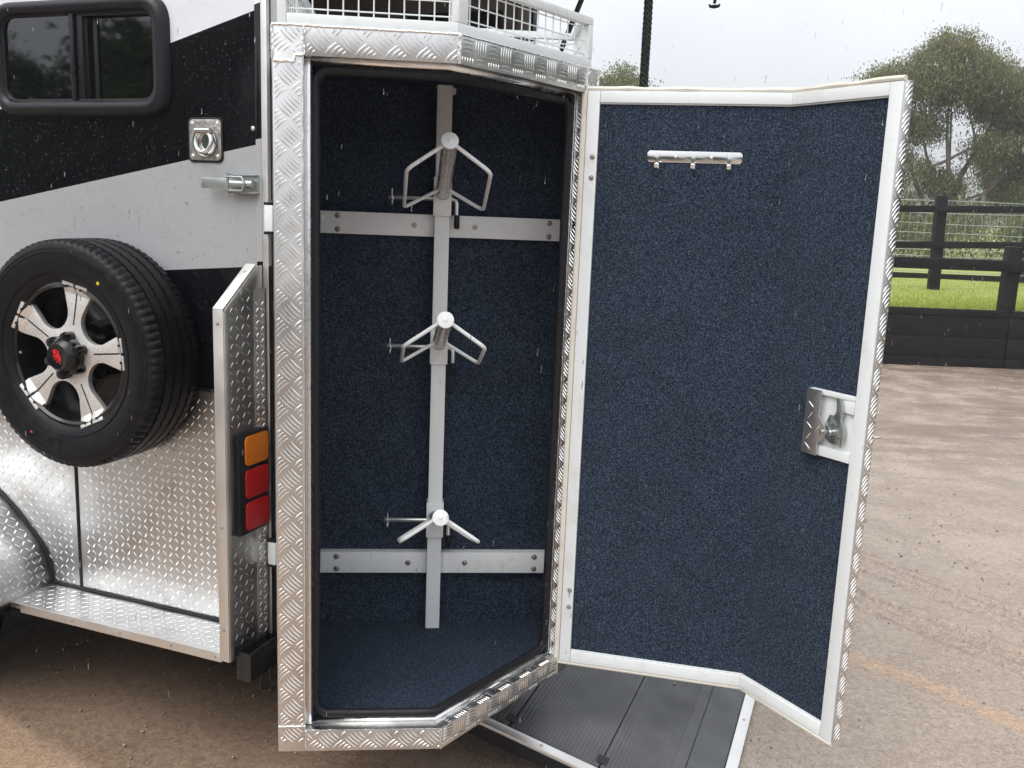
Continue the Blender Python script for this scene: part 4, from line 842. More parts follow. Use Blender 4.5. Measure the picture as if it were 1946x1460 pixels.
# ================================================================== TACK LOCKER (local x = along its front face, y = into its depth, z = up from its underside)
A_L = math.atan2(0.09733, 0.99525)
LK = thing('tack_locker', 'tall silver tread plate tack locker swung out with its bent carpet-lined door open', 'locker', (-0.555, 2.126, G), A_L)
HL = 1.75; Mx, My = 0.411, 0.0; Rx, Ry = 0.802, 0.424
_l = math.hypot(Rx-Mx, Ry-My); bx_, by_ = (Rx-Mx)/_l, (Ry-My)/_l; nbx, nby = by_, -bx_        # along the angled face, its outward normal
LB = _l
def PB(t, off, z=0.0): return V((Mx+bx_*t+nbx*off, My+by_*t+nby*off, z))
_k = (1-nby*-1*0)  # noqa
# mitre vector at the fold: m.n_a = 1, m.n_b = 1 with n_a = (0,-1)
_my = -1.0; _mx = (1-nby*_my)/nbx
def PM(off, z=0.0): return V((Mx+_mx*off, My+_my*off, z))
TH = -0.03
def pa(x, off): return (x, -off)
xy = lambda v: (v.x, v.y)
LS, TZ, BZ, RT = 0.067, 1.686, 0.057, 0.520
fr = []
def LP(mb, name, m, parent=LK, **kw): return mb.build(name, m, parent, **kw)
st = LP(MB().box(0, LS, 0, 0.03, 0, HL), 'front_stile', 'tread', bevel=0.0025)
tA = LP(MB().plan([(LS, 0), (Mx, 0), xy(PM(TH)), (LS, 0.03)], TZ, HL), 'top_rail', 'tread', bevel=0.0025)
bA = LP(MB().plan([(LS, 0), (Mx, 0), xy(PM(TH)), (LS, 0.03)], 0, BZ), 'bottom_rail', 'tread', bevel=0.0025)
tB = LP(MB().plan([(Mx, 0), xy(PB(RT, 0)), xy(PB(RT, TH)), xy(PM(TH))], TZ, HL), 'top_rail', 'tread', bevel=0.0025)
bB = LP(MB().plan([(Mx, 0), xy(PB(RT, 0)), xy(PB(RT, TH)), xy(PM(TH))], 0, BZ), 'bottom_rail', 'tread', bevel=0.0025)
sB = LP(MB().plan([xy(PB(RT, 0)), xy(PB(LB, 0)), xy(PB(LB, TH)), xy(PB(RT, TH))], 0, HL), 'front_stile', 'tread', bevel=0.0025)
fA = flat((0, 0, 0), (1, 0, 0), (0, 0, 1), (0, -1, 0)); fB = flat(PB(0, 0), (bx_, by_, 0), (0, 0, 1), (nbx, nby, 0))
for o, f_, a in ((st, fA, (0, LS, 0.02, HL-0.07, 45, 0.047, (0.004, 0.0))), (st, fA, (0, LS, HL-0.062, HL, 45, 0.047, (0.012, 0.02))), (tA, fA, (LS, Mx, TZ, HL, 45, 0.047, (0.0, 0.006))), (bA, fA, (LS, Mx, 0, BZ, 45, 0.047, (0.02, 0.008))),
                 (tB, fB, (0, RT, TZ, HL, 0, 0.047, (0.004, 0.012))), (bB, fB, (0, RT, 0, BZ, 0, 0.047, (0.0, 0.012))), (sB, fB, (RT, LB, 0.06, HL-0.062, 45, 0.047, (0.0, 0.0))), (sB, fB, (RT, LB, HL-0.058, HL, 45, 0.047, (0.01, 0.0)))):
    bb = MB(); five_bar(bb, f_, a[0], a[1], a[2], a[3], a[4], a[5], a[6]); LP(bb, 'tread_bars', 'bars', o, kind='stuff', recalc=False)
# inner return lip of the opening
lip = MB(); LI = 0.012
lip.box(LS-0.001, LS+LI, 0.030, 0.033, BZ, TZ); LP(lip, 'opening_lip', 'jamb', bevel=0.0008)
def lip_rail(z0, z1, tilt):
    b = MB(); q = [V((LS, 0.0295, 0)), PM(TH+0.0005), PB(RT, TH+0.0005)]; q2 = [V((LS, 0.044, 0)), PM(-0.044), PB(RT, -0.044)]
    vs = [(*xy(p), z0) for p in q]+[(*xy(p), z1) for p in q2]; b.add(vs, [(0, 1, 4, 3), (1, 2, 5, 4)]); o = LP(b, 'opening_lip', 'jamb', recalc=False); md = o.modifiers.new('thickness', 'SOLIDIFY'); md.thickness = 0.003; md.offset = 0
lip_rail(BZ-0.002, BZ+0.016, 0); lip_rail(TZ+0.002, TZ-0.016, 0)
LP(MB().plan([xy(PB(RT-0.006, -0.0305)), xy(PB(RT+0.001, -0.0305)), xy(PB(RT+0.001, -0.0335)), xy(PB(RT-0.006, -0.0335))], BZ, TZ), 'opening_lip', 'jamb', bevel=0.0008)
bb = MB(); five_bar(bb, flat(PB(RT, -0.030), (nbx, nby, 0), (0, 0, 1), (-bx_, -by_, 0)), 0, 0.030, BZ, TZ, 45, 0.044, (0.0, 0.0), edge=0.001); LP(bb, 'tread_bars', 'bars', sB, kind='stuff', recalc=False)
bb = MB(); five_bar(bb, flat(PB(0, -0.030, BZ), (bx_, by_, 0), (nbx, nby, 0), (0, 0, 1)), 0.03, RT, 0, 0.030, 0, 0.047, (0.0, 0.006), edge=0.002); LP(bb, 'tread_bars', 'bars', bB, kind='stuff', recalc=False)
# rubber seal round the opening, following the fold
SI = 0.0215; z0s, z1s, xs, ts = BZ+0.0225, TZ-0.0225, LS+SI, RT-0.011; OFF = -0.044; rc = 0.034
seal = []
def arc(c, r, a0, a1, fn, n=7): return [fn(c[0]+r*math.cos(a0+(a1-a0)*i/n), c[1]+r*math.sin(a0+(a1-a0)*i/n)) for i in range(n+1)]
fa_ = lambda x, z: V((x, -OFF, z)); fb_ = lambda t, z: PB(t, OFF, z); P_ = math.pi
def lin(p, q, n): return [p.lerp(q, i/n) for i in range(1, n)]
c1 = arc((xs+rc, z1s-rc), rc, P_/2, P_, fa_); c2 = arc((xs+rc, z0s+rc), rc, P_, 1.5*P_, fa_); c3 = arc((ts-rc, z0s+rc), rc, -P_/2, 0, fb_); c4 = arc((ts-rc, z1s-rc), rc, 0, P_/2, fb_)
m0, m1 = PM(OFF, z0s), PM(OFF, z1s)
seal = c1+lin(c1[-1], c2[0], 30)+c2+lin(c2[-1], m0, 10)+[m0]+lin(m0, c3[0], 12)+c3+lin(c3[-1], c4[0], 30)+c4+lin(c4[-1], m1, 12)+[m1]+lin(m1, c1[0], 10)
seal = [p+V((random.uniform(-1, 1)*0.0006, random.uniform(-1, 1)*0.0008, random.uniform(-1, 1)*0.0006)) for p in seal]
LP(MB().tube(seal, 0.0115, 10, closed=True), 'door_seal', 'rubber', recalc=False)
# outer body and carpet lining
DB = 0.672
LP(MB().box(0.0, 0.004, 0.0305, DB+0.016, 0.0, HL), 'side_sheet', 'tread'); LP(MB().box(0.0, Rx, DB+0.012, DB+0.016, 0.0, HL), 'back_sheet', 'tread')
LP(MB().box(Rx-0.004, Rx, Ry+0.02, DB+0.012, 0.0, HL), 'side_sheet', 'tread')
pln = [(0.004, 0.031), xy(PM(TH-0.001)), xy(PB(LB-0.004, TH-0.001)), (Rx-0.004, DB+0.012), (0.004, DB+0.012)]
LP(MB().plan(pln, HL-0.004, HL-0.0005), 'roof_sheet', 'tread'); LP(MB().plan(pln, 0.0005, 0.004), 'floor_sheet', 'tread')
LP(MB().plan([(0.016, 0.046), xy(PM(-0.046)), xy(PB(LB-0.02, -0.046)), (Rx-0.012, DB), (0.016, DB)], 0.006, 0.040), 'carpet_lining', 'carpet')
LP(MB().plan([(0.016, 0.046), xy(PM(-0.046)), xy(PB(LB-0.02, -0.046)), (Rx-0.012, DB), (0.016, DB)], HL-0.030, HL-0.006), 'carpet_lining', 'carpet')
LP(MB().box(0.006, 0.016, 0.034, DB+0.010, 0.006, HL-0.006), 'carpet_lining', 'carpet'); LP(MB().box(0.016, Rx-0.012, DB, DB+0.010, 0.006, HL-0.006), 'carpet_lining', 'carpet')
LP(MB().box(Rx-0.012, Rx-0.006, Ry+0.03, DB+0.010, 0.006, HL-0.006), 'carpet_lining', 'carpet')
LP(MB().box(0.006, LS+0.016, 0.0335, 0.040, 0.006, HL-0.006), 'carpet_lining', 'carpet')
LP(MB().plan([xy(PB(RT-0.016, -0.0335)), xy(PB(LB-0.012, -0.0335)), xy(PB(LB-0.012, -0.040)), xy(PB(RT-0.016, -0.040))], 0.006, HL-0.006), 'carpet_lining', 'carpet')
# welds
weld(LK, [(0.0, -0.001, HL), (Mx, -0.001, HL)], 0.0034); weld(LK, [(LS+0.001, -0.0015, HL-0.003), (LS+0.001, -0.0015, TZ)], 0.0045); weld(LK, [(0.002, -0.0015, TZ-0.012), (LS-0.02, -0.0015, TZ-0.012), (LS-0.018, -0.0015, TZ), (LS, -0.0015, TZ+0.002)], 0.0045)
weld(LK, [(0.0, -0.001, HL-0.002), (0.0, -0.001, HL-0.075)], 0.004); weld(LK, [(Mx, -0.001, HL), (Mx, -0.001, TZ)], 0.005); weld(LK, [(Mx, -0.001, BZ), (Mx, -0.001, 0.002)], 0.003)
weld(LK, [(LS+0.002, -0.001, BZ), (LS+0.002, -0.001, 0.002)], 0.003); weld(LK, [(0.001, -0.001, BZ+0.012), (LS, -0.001, BZ+0.012)], 0.003)
weld(LK, [PB(RT, 0.001, HL), PB(RT, 0.001, TZ)], 0.0042); weld(LK, [PB(RT, 0.001, BZ), PB(RT, 0.001, 0.002)], 0.003); weld(LK, [PB(0, 0.0, HL), PB(LB, 0.0, HL)], 0.003); weld(LK, [PB(LB, 0.0, HL), PB(LB, 0.0, HL-0.1)], 0.004)
weld(LK, [(LS, 0.001, TZ), (LS, 0.001, BZ)], 0.0022, 0.012); weld(LK, [(LS, 0.0, BZ+0.001), (Mx, 0.0, BZ+0.001)], 0.0016, 0.01); weld(LK, [PB(0, 0.0, BZ+0.001), PB(RT, 0.0, BZ+0.001)], 0.0016, 0.01)

# ---- wire basket on the roof
bz0, bz1 = HL+0.002, HL+0.132; bk = LP(MB().plan([xy(PM(-0.008)), xy(PM(-0.028)), (0.030, 0.028), (0.030, 0.008)][::-1], bz0, bz0+0.024), 'roof_basket', 'white', bevel=0.002)
tag(bk, 'white wire mesh basket on the locker roof')
def BKB(mb, nm='basket_bar', **kw): return LP(mb, nm, 'white', bk, bevel=0.002, **kw)
BKB(MB().plan([(0.010, 0.008), (0.0295, 0.008), (0.0295, 0.028), (0.010, 0.028)], bz0, bz1)); BKB(MB().plan([(0.030, 0.008), xy(PM(-0.008)), xy(PM(-0.028)), (0.030, 0.028)], bz1-0.018, bz1))
tE = 0.552
BKB(MB().plan([xy(PM(-0.008)), xy(PB(tE, -0.008)), xy(PB(tE, -0.028)), xy(PM(-0.028))], bz0, bz0+0.024)); BKB(MB().plan([xy(PM(-0.008)), xy(PB(tE, -0.008)), xy(PB(tE, -0.028)), xy(PM(-0.028))], bz1-0.020, bz1))
BKB(MB().plan([xy(PM(-0.0075)+V((-0.012, 0, 0))), xy(PM(-0.0075)), xy(PB(0.036, -0.0075)), xy(PB(0.036, -0.0285)), xy(PM(-0.0285)), xy(PM(-0.0285)+V((-0.010, 0, 0)))], bz0+0.0242, bz1-0.0202))
BKB(MB().plan([xy(PB(tE-0.02, -0.0075)), xy(PB(tE, -0.0075)), xy(PB(tE, -0.0285)), xy(PB(tE-0.02, -0.0285))], bz0+0.0242, bz1-0.0202))
BKB(MB().box(0.010, 0.030, 0.0285, 0.66, bz0, bz0+0.02)); BKB(MB().box(0.010, 0.030, 0.0285, 0.66, bz1-0.018, bz1)); BKB(MB().box(0.0305, 0.775, 0.64, 0.66, bz0, bz0+0.02)); BKB(MB().box(0.0305, 0.775, 0.64, 0.66, bz1-0.018, bz1))
pe = PB(tE, -0.0285); BKB(MB().plan([(pe.x-0.018, pe.y), (pe.x, pe.y), (0.775, 0.6395), (0.757, 0.6395)], bz0, bz0+0.02)); BKB(MB().plan([(pe.x-0.018, pe.y), (pe.x, pe.y), (0.775, 0.6395), (0.757, 0.6395)], bz1-0.018, bz1))
def wires(p, q, inset0, inset1, pitch):
    d = (q-p); L = d.length; d.normalize(); t = inset0
    while t < L-inset1:
        a = p+d*t; key = 'wv'
        if key not in _shared: o = MB().tube([(0, 0, bz0+0.012), (0, 0, bz1-0.008)], 0.0017, 6).build('wire', 'white', bk); _shared[key] = o.data
        else: o = link('wire', _shared[key], bk)
        o.location = (a.x, a.y, 0); t += pitch
    for k in range(1, 4): o = MB().tube([V((p.x, p.y, bz0+0.0035+0.0325*k)), V((q.x, q.y, bz0+0.0035+0.0325*k))], 0.0017, 6).build('wire', 'white', bk)
wires(V((0.030, 0.020, 0)), PM(-0.020), 0.022, 0.012, 0.0335); wires(PM(-0.020), PB(tE, -0.020), 0.046, 0.022, 0.0328)
wires(V((0.020, 0.03, 0)), V((0.020, 0.65, 0)), 0.03, 0.02, 0.0335); wires(V((0.02, 0.65, 0)), V((0.765, 0.65, 0)), 0.03, 0.02, 0.0335); wires(V((pe.x-0.009, pe.y, 0)), V((0.766, 0.65, 0)), 0.02, 0.02, 0.0335)

# ---- rack post and cross bars on the back wall
post = LP(MB().box(0.369, 0.413, 0.612, 0.652, 0.041, 1.716), 'rack_post', 'rackwhite', bevel=0.002); LP(MB().cyl((0.418, 0.66, 1.70), (0.418, 0.64, 1.708), 0.006, n=12), 'stub', 'rackwhite', post)
for z0, z1 in ((1.282, 1.347), (0.218, 0.287)):
    for x0, x1 in ((0.022, 0.3688), (0.4132, 0.782)):
        cb = LP(MB().box(x0, x1, 0.640, 0.671, z0, z1), 'cross_bar', 'rackwhite', bevel=0.0015)
        xs_ = ((0.084, 0.02), (0.084, -0.02), (0.309, 0.0)) if x0 < 0.3 else ((0.490, 0.0), (0.714, 0.02), (0.714, -0.02))
        for x, dz_ in xs_: bolt(cb, (x, 0.640, (z0+z1)/2+dz_), (0, -1, 0), 0.0055)
for x, y, z in ((0.789, 0.60, 1.42), (0.789, 0.60, 0.94)): rivet(LK, (x, y, z), (-1, 0, 0), 0.007, 'wall_stud', 'alum')

# ---- three saddle racks pinned to the post
def rack(zs, capz, label):
    t = thing('saddle_rack', label, 'saddle rack', (0, 0, 0), 0, 'saddle racks in the tack locker')
    m_ = Matrix.Translation((-0.555, 2.126, G)) @ Matrix.Rotation(A_L, 4, 'Z'); t.location = m_ @ V((0.391, 0.603, zs)); t.rotation_euler = (0, 0, A_L)
    sl = MB()     # sleeve as four walls round the post
    sl.box(-0.0265, 0.0265, 0.0, 0.0083, 0, 0.112).box(-0.0265, -0.0225, 0.0083, 0.052, 0, 0.112).box(0.0225, 0.0265, 0.0083, 0.052, 0, 0.112)
    sv = sl.build('sleeve', 'rackwhite', t, bevel=0.0012)
    b0, b1 = V((0.001, 0.004, 0.066)), V((0.0095, -0.353, capz-zs)); d = (b1-b0).normalized()
    MB().tube([b0, b1], 0.0205, 24).build('support_tube', 'chrome' if False else 'racktube', t)
    cp = MB(); cp.tube([b1-d*0.001, b1+d*0.001, b1+d*0.002], [0.0222, 0.0222, 0.020], 24); cp.tube([b1+d*0.001, b1+d*0.0045, b1+d*0.0055], [0.0062, 0.0055, 0.003], 12); cp.build('end_cap', 'rackwhite', t)
    wr = MB(); wr.tube([V((b0.x+0.0212*math.cos(a), -0.0006, b0.z+0.0205+0.0225*math.sin(a)-0.0205)) for a in np.linspace(0, 6.28, 30)[:-1]], [0.0024*random.uniform(0.7, 1.2) for _ in range(29)], 6, closed=True); wr.build('weld_seam', 'rackwhite', t, recalc=False)
    def on(y): f = (y-b0.y)/(b1.y-b0.y); return b0.lerp(b1, f)
    for sgn in (-1, 1):
        o = V((sgn*0.108, 0, -0.069)); f0, f1 = on(-0.338), on(-0.040)
        raw = [f0+V((sgn*0.016, 0, -0.006)), f0+o, on(-0.072)+o*1.05, f1+V((sgn*0.016, 0, -0.008))]
        pts = [raw[0]]
        for i in (1, 2):
            p, a, c = raw[i], raw[i-1], raw[i+1]; da, dc = (a-p).normalized()*0.022, (c-p).normalized()*0.022
            for j in range(7): q = j/6; pts.append((1-q)**2*(p+da)+2*q*(1-q)*p+q*q*(p+dc))
        pts.append(raw[3]); MB().tube(pts, 0.0054, 10).build('side_loop', 'rackwhite', t)
    zp = 0.050; pin = MB(); pin.tube([(-0.158, 0.022, zp), (-0.155, 0.022, zp), (0.030, 0.022, zp), (0.040, 0.020, zp-0.004), (0.0435, 0.018, zp-0.014), (0.0435, 0.016, zp-0.050)], [0.005, 0.0068, 0.0068, 0.0066, 0.0064, 0.0064], 12)
    pn = pin.build('locking_pin', 'pinsteel', t); MB().tube([(0.0435, 0.016, zp-0.046), (0.0435, 0.016, zp-0.050), (0.0440, 0.015, zp-0.082), (0.0440, 0.015, zp-0.087)], [0.006, 0.0078, 0.0088, 0.006], 12).build('grip', 'rubber', pn)
    MB().tube([(-0.147, 0.014, zp+0.024), (-0.1475, 0.014, zp+0.004), (-0.1445, 0.0145, zp-0.004), (-0.147, 0.015, zp-0.020), (-0.1485, 0.022, zp-0.012)], 0.0017, 6).build('retaining_clip', 'pinsteel', pn)
    return t
M['pinsteel'] = mat('zinc_pin', (0.80, 0.82, 0.80), 0.34, 0.9); M['racktube'] = mat('satin_painted_tube', (0.66, 0.65, 0.63), 0.3, 0.55, rvar=(20, 0.22, 0.36))
rack(1.345, 1.536, 'topmost grey-white saddle rack on the locker post, above the upper cross bar')
rack(0.902, 1.080, 'middle grey-white saddle rack on the locker post, between the two cross bars')
rack(0.351, 0.537, 'lowest grey-white saddle rack on the locker post, just above the lower cross bar')

# ---- the bent door, swung open
D0, D1, D2 = V((0.768, 0.376, 0)), V((1.267, 0.210, 0)), V((1.411, -0.079, 0))
e1, e2 = (D1-D0).normalized(), (D2-D1).normalized(); n1, n2 = V((e1.y, -e1.x, 0)), V((e2.y, -e2.x, 0)); L1, L2 = (D1-D0).length, (D2-D1).length
_s = (n1+n2); mit = _s*(2/_s.dot(_s)) if False else _s/(1+n1.dot(n2))
p1 = lambda s, off, z=0: D0+e1*s+n1*off+V((0, 0, z)); p2 = lambda s, off, z=0: D1+e2*s+n2*off+V((0, 0, z)); pm = lambda off, z=0: D1+mit*off+V((0, 0, z))
Z0, Z1 = 0.049, 1.691; T = -0.030
sk = MB(); sk.plan([xy(q) for q in (p1(0.0, T), pm(T), p2(L2+0.001, T), p2(L2+0.001, T-0.003), pm(T-0.003), p1(0.0, T-0.003))], Z0-0.002, Z1+0.002)
dr = LP(sk, 'door', 'tread', smooth=False); tag(dr, 'door folded at an angle, navy carpet inside a white frame')
eg = LP(MB().plan([xy(q) for q in (p2(L2+0.0005, -0.004), p2(L2+0.004, -0.004), p2(L2+0.004, T-0.003), p2(L2+0.0005, T-0.003))], Z0-0.002, Z1+0.002), 'door_edge', 'tread', dr, bevel=0.001)
bb = MB(); five_bar(bb, flat(p2(L2+0.004, -0.004), -n2, (0, 0, 1), e2), 0, 0.029, Z0, Z1, -45, 0.047, (0.002, 0.0), edge=0.001, hh=0.0016); LP(bb, 'tread_bars', 'bars', dr, kind='stuff', recalc=False)
fw = 0.033
LP(MB().plan([xy(q) for q in (p1(0.0, 0), p1(fw, 0), p1(fw, T+0.0005), p1(0.0, T+0.0005))], Z0, Z1), 'frame_stile', 'white', dr, bevel=0.002)
for z0, z1 in ((Z1-0.030, Z1), (Z0, Z0+0.034)):
    LP(MB().plan([xy(q) for q in (p1(fw+0.0005, 0), pm(0), pm(T+0.0005), p1(fw+0.0005, T+0.0005))], z0, z1), 'frame_rail', 'white', dr, bevel=0.002)
    LP(MB().plan([xy(q) for q in (pm(0), p2(L2-0.0355, 0), p2(L2-0.0355, T+0.0005), pm(T+0.0005))], z0, z1), 'frame_rail', 'white', dr, bevel=0.002)
LP(MB().plan([xy(q) for q in (p2(L2-0.035, 0), p2(L2, 0), p2(L2, T+0.0005), p2(L2-0.035, T+0.0005))], Z0, Z1), 'frame_stile', 'white', dr, bevel=0.002)
LP(MB().plan([xy(q) for q in (p1(fw, -0.010), pm(-0.010), pm(T+0.001), p1(fw, T+0.001))], Z0+0.02, Z1-0.02), 'carpet_panel', 'carpet', dr)
LP(MB().plan([xy(q) for q in (pm(-0.010), p2(L2-0.035, -0.010), p2(L2-0.035, T+0.001), pm(T+0.001))], Z0+0.02, Z1-0.02), 'carpet_panel', 'carpet', dr)
# inner shadow step of the rails
for z0, z1 in ((Z1-0.0335, Z1-0.0305), (Z0+0.0345, Z0+0.038)):
    LP(MB().plan([xy(q) for q in (p1(fw+0.0005, -0.005), pm(-0.005), pm(T+0.001), p1(fw+0.0005, T+0.001))], z0, z1), 'frame_bead', 'white', dr)
    LP(MB().plan([xy(q) for q in (pm(-0.005), p2(L2-0.036, -0.005), p2(L2-0.036, T+0.001), pm(T+0.001))], z0, z1), 'frame_bead', 'white', dr)
# cream rubber weather strip round the door edge
oz = 0.006
per = [p1(-oz, -0.008, Z0-oz), pm(-0.008, Z0-oz), p2(L2+0.001, -0.005, Z0-oz)]; LP(MB().tube(lin(per[0], per[1], 12)+lin(per[1], per[2], 8) if False else per, 0.0065, 8), 'weather_strip', 'cream', dr, recalc=False)
tp_ = [p1(-oz, -0.008, Z1+oz)]+[p+V((0, 0, random.uniform(-0.0025, 0.0025))) for p in lin(p1(-oz, -0.008, Z1+oz), pm(-0.008, Z1+oz), 14)]+[pm(-0.008, Z1+oz)]+[p+V((0, 0, random.uniform(-0.0015, 0.0015))) for p in lin(pm(-0.008, Z1+oz), p2(L2+0.001, -0.005, Z1+oz), 8)]+[p2(L2+0.001, -0.005, Z1+oz)]
LP(MB().tube(tp_, 0.0068, 8), 'weather_strip', 'cream', dr, recalc=False)
LP(MB().plan([xy(q) for q in (p1(-0.017, -0.001), p1(-0.0008, -0.001), p1(-0.0008, -0.018), p1(-0.017, -0.018))], Z0-0.004, Z1+0.004), 'weather_strip', 'cream', dr, bevel=0.005, seg=3)
for s_, z in ((0.0205, 1.519), (0.0205, 1.464), (0.0215, 0.275), (0.0215, 0.2225)): bolt(dr, p1(s_, 0, z), n1, 0.0045)
# hinge leaf between locker and door
LP(MB().cyl(p1(-0.009, -0.020, 0.10), p1(-0.009, -0.020, 1.64), 0.0065, n=12), 'hinge_barrel', 'alum', dr)
# coat hook strip
co = -0.010
pts = [p1(0.167+0.006, co+0.0005, 1.510), p1(0.415-0.006, co+0.0005, 1.510), p1(0.415, co+0.0005, 1.516), p1(0.415, co+0.0005, 1.534), p1(0.415-0.006, co+0.0005, 1.540), p1(0.167+0.006, co+0.0005, 1.540), p1(0.167, co+0.0005, 1.534), p1(0.167, co+0.0005, 1.516)]
hk = LP(MB().prism(pts, n1*0.0014), 'hook_strip', 'chrome', dr, bevel=0.0002)
for s_ in (0.194, 0.289, 0.382):
    h = MB(); h.prism([p1(s_-0.005, co+0.0032, 1.536), p1(s_+0.005, co+0.0032, 1.536), p1(s_+0.005, co+0.0032, 1.508), p1(s_-0.005, co+0.0032, 1.504)], n1*0.0022)
    for q in ([(co+0.0032, 1.508), (co+0.006, 1.496), (co+0.014, 1.490), (co+0.022, 1.4941), (co+0.026, 1.504)],):
        for (o0, z0), (o1, z1) in zip(q[:-1], q[1:]): h.hexa(p1(s_-0.005, o0, z0), e1*0.010, n1*(o1-o0)+V((0, 0, z1-z0)), n1*0.0018+V((0, 0, 0.001)))
    LP(h, 'hook', 'chrome', dr, bevel=0.0006)
for s_ in (0.2415, 0.3355): rivet(dr, p1(s_, co+0.003, 1.525), n1, 0.0042, 'screw', 'chrome')
# rotary latch in a white pocket at the closing edge
la0, la1, lz0, lz1 = 0.151, L2-0.0355, 0.786, 0.954
LP(MB().plan([xy(q) for q in (p2(la0, 0.004), p2(la1, 0.002), p2(la1, -0.0095), p2(la0, -0.0095))], lz1-0.012, lz1), 'latch_pocket', 'white', dr, bevel=0.0015)
LP(MB().plan([xy(q) for q in (p2(la0, 0.004), p2(la1, 0.002), p2(la1, -0.0095), p2(la0, -0.0095))], lz0, lz0+0.026), 'latch_pocket', 'white', dr, bevel=0.0015)
LP(MB().plan([xy(q) for q in (p2(la0, -0.0065), p2(la1, -0.0065), p2(la1, -0.0098), p2(la0, -0.0098))], lz0+0.0262, lz1-0.0122), 'latch_backing', 'white', dr)
LP(MB().plan([xy(q) for q in (p2(la0+0.09, 0.0), p2(la1, 0.002), p2(la1, -0.006), p2(la0+0.09, -0.006))], lz1-0.045, lz1-0.0125), 'latch_pocket', 'white', dr, bevel=0.0015)
cv = [(0.0, 0.0), (0.048, 0.0), (0.047, 0.034), (0.064, 0.050), (0.074, 0.066), (0.064, 0.082), (0.044, 0.104), (0.048, 0.168), (0.0, 0.168)]
q_ = [p2(la0-0.001+a, 0.012+0.10*a*0, lz0+z) for a, z in cv]; cvo = LP(MB().prism(q_, n2*0.003), 'latch_cover', 'tread', dr, bevel=0.0008)
bb = MB(); diamond(bb, flat(p2(la0-0.001, 0.015, lz0), e2, (0, 0, 1), n2), 0.004, 0.062, 0.006, 0.166, pitch=0.027, L=0.028, hh=0.0014, inside=lambda s, t: s < 0.04 or 0.05 < t < 0.085); LP(bb, 'tread_bars', 'bars', dr, kind='stuff', recalc=False)
LP(MB().plan([xy(q) for q in (p2(la0-0.001, 0.0118), p2(la0+0.003, 0.0118), p2(la0+0.003, -0.009), p2(la0-0.001, -0.009))], lz0, lz1), 'latch_cover', 'tread', dr)
dc = p2(la0+0.088, 0.0, lz0+0.070)
di = MB(); di.tube([dc-n2*0.005, dc+n2*0.006, dc+n2*0.0075], [0.031, 0.031, 0.028], 28); LP(di, 'latch_disc', 'zinc', dr)
dd_ = MB()
for k in range(8):
    a = k*math.pi/4+0.2; c = dc+e2*(0.021*math.cos(a))+V((0, 0, 0.021*math.sin(a))); dd_.tube([c+n2*0.0074, c+n2*0.0088], [0.003, 0.0025], 10)
LP(dd_, 'disc_studs', 'steel', dr)
LP(MB().tube([dc+n2*0.005, dc+n2*0.024, dc+n2*0.026], [0.0075, 0.0075, 0.005], 14), 'latch_spindle', 'zinc', dr)
LP(MB().tube([p2(la0+0.062, 0.014, lz0+0.066), p2(la0+0.062, 0.022, lz0+0.066), p2(la0+0.062, 0.0235, lz0+0.066)], [0.0055, 0.0055, 0.003], 14), 'cover_bolt', 'zinc', dr)
lv = [(0.092, 0.158), (0.105, 0.158), (0.113, 0.120), (0.110, 0.104), (0.120, 0.086), (0.122, 0.060), (0.118, 0.036), (0.114, 0.036), (0.115, 0.062), (0.106, 0.090), (0.086, 0.108), (0.094, 0.124)]
LP(MB().prism([p2(la0+a, 0.006, lz0+z) for a, z in lv], n2*0.007), 'latch_lever', 'zinc', dr, bevel=0.0012)
jw = [(0.060, 0.084), (0.072, 0.112), (0.086, 0.112), (0.084, 0.094), (0.066, 0.074)]
LP(MB().prism([p2(la0+a, 0.003, lz0+z) for a, z in jw], n2*0.006), 'latch_jaw', 'zinc', dr, bevel=0.001)
LP(MB().tube([p2(L2+0.002, -0.028, 0.858), p2(L2+0.004, -0.044, 0.857), p2(L2+0.005, -0.054, 0.856)], [0.005, 0.005, 0.0042], 12), 'handle_spindle', 'chrome', dr)

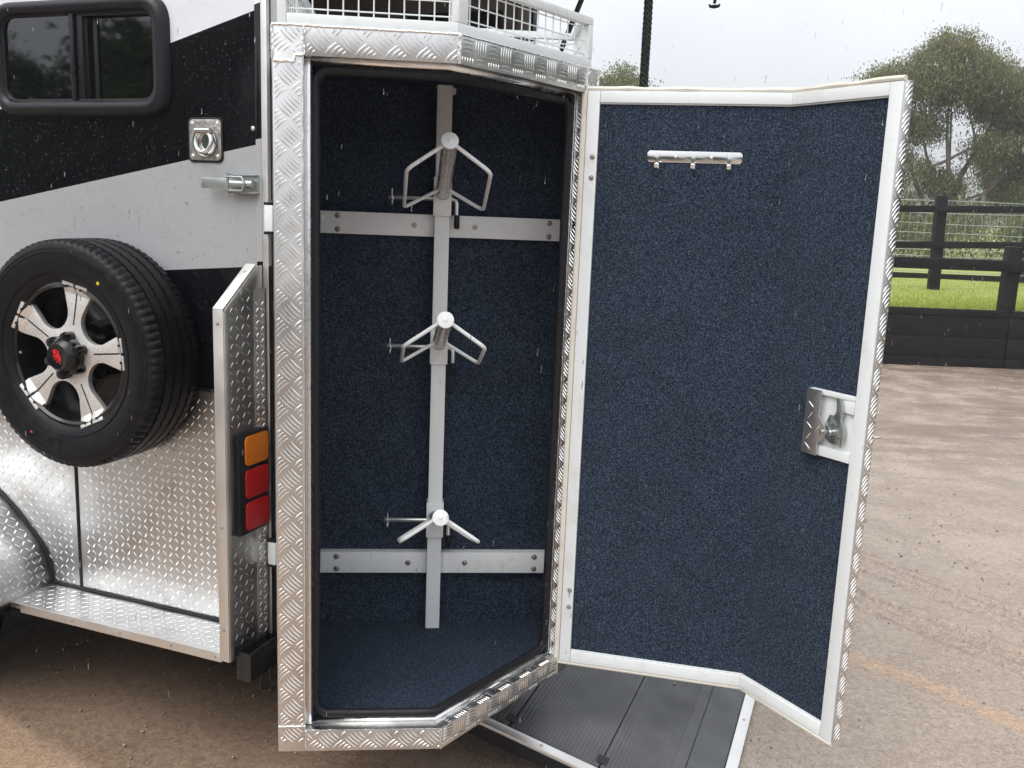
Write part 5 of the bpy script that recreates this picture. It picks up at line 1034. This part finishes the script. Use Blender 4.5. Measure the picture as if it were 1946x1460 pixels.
# ------------------------------------------------------------------ small stones on the yard
def stones(n):
    v, f = [], []; base = np.array([(1, 0, 0), (-1, 0, 0), (0, 1, 0), (0, -1, 0), (0, 0, 1), (0, 0, -1)], float); tri = [(0, 2, 4), (2, 1, 4), (1, 3, 4), (3, 0, 4), (2, 0, 5), (1, 2, 5), (3, 1, 5), (0, 3, 5)]
    for _ in range(n):
        y = 2.1+5.2*RNG.random()**1.5; x = RNG.uniform(-2.6, 3.6); r = 0.0016+0.0055*RNG.random()**5; a = RNG.uniform(0, 6.28); c, s_ = math.cos(a), math.sin(a)
        sc = RNG.uniform(0.6, 1.3, 3)*r; p = base*sc+RNG.normal(0, 0.15, (6, 3))*r; p = np.stack([p[:, 0]*c-p[:, 1]*s_+x, p[:, 0]*s_+p[:, 1]*c+y, p[:, 2]+r*0.3], -1)
        o = len(v)*6; v.append(p); f += [(i+o, j+o, k+o) for i, j, k in tri]
    return np_mesh('gravel', np.concatenate(v), np.array(f), 'stone', kind='stuff', smooth=False)
tag(stones(6500), 'small dark stones scattered over the wet yard', 'gravel')

# falling rain: separate small drops in the air over the yard
def rain(n):
    v, f = [], []; k = 5
    for _ in range(n):
        y = 1.3+7.0*RNG.random()**1.1; x = RNG.uniform(-0.62, 0.62)*y; z = RNG.uniform(0.1, 3.2); r = RNG.uniform(0.0005, 0.0009); h = r*9; o = len(v); ca = RNG.uniform(0.0, 0.12)
        v.append((x+ca*h, y, z+h))
        for zz, rr in ((0.4, 0.9), (-0.4, 0.9)): v += [(x+ca*h*zz+r*rr*math.cos(6.283*j/k), y+r*rr*math.sin(6.283*j/k), z+h*zz) for j in range(k)]
        v.append((x-ca*h, y, z-h))
        f += [(o, o+1+j, o+1+(j+1) % k) for j in range(k)]+[(o+1+(j+1) % k, o+1+j, o+1+k+j) for j in range(k)]+[(o+1+(j+1) % k, o+1+k+j, o+1+k+(j+1) % k) for j in range(k)]+[(o+2*k+1, o+1+k+(j+1) % k, o+1+k+j) for j in range(k)]
    return np_mesh('rain', np.array(v), np.array(f), 'water', kind='stuff')
tag(rain(2600), 'rain drops falling over the yard', 'rain')

# rain-laden air over the whole place
hz = MB().box(-235, 275, -60, 215, -1.0, 13.0).build('haze', 'white', kind='stuff', smooth=False)
hm = bpy.data.materials.new('rainy_air'); hm.use_nodes = True; hm.node_tree.nodes.clear()
_v = N(hm.node_tree.nodes, 'ShaderNodeVolumePrincipled'); _v.inputs['Color'].default_value = (0.92, 0.95, 1.0, 1); _v.inputs['Density'].default_value = 0.0022; _v.inputs['Anisotropy'].default_value = 0.2
_o = N(hm.node_tree.nodes, 'ShaderNodeOutputMaterial'); hm.node_tree.links.new(_v.outputs[0], _o.inputs['Volume'])
hz.data.materials[0] = hm; tag(hz, 'thin grey rainy haze over the yard and paddock', 'haze')
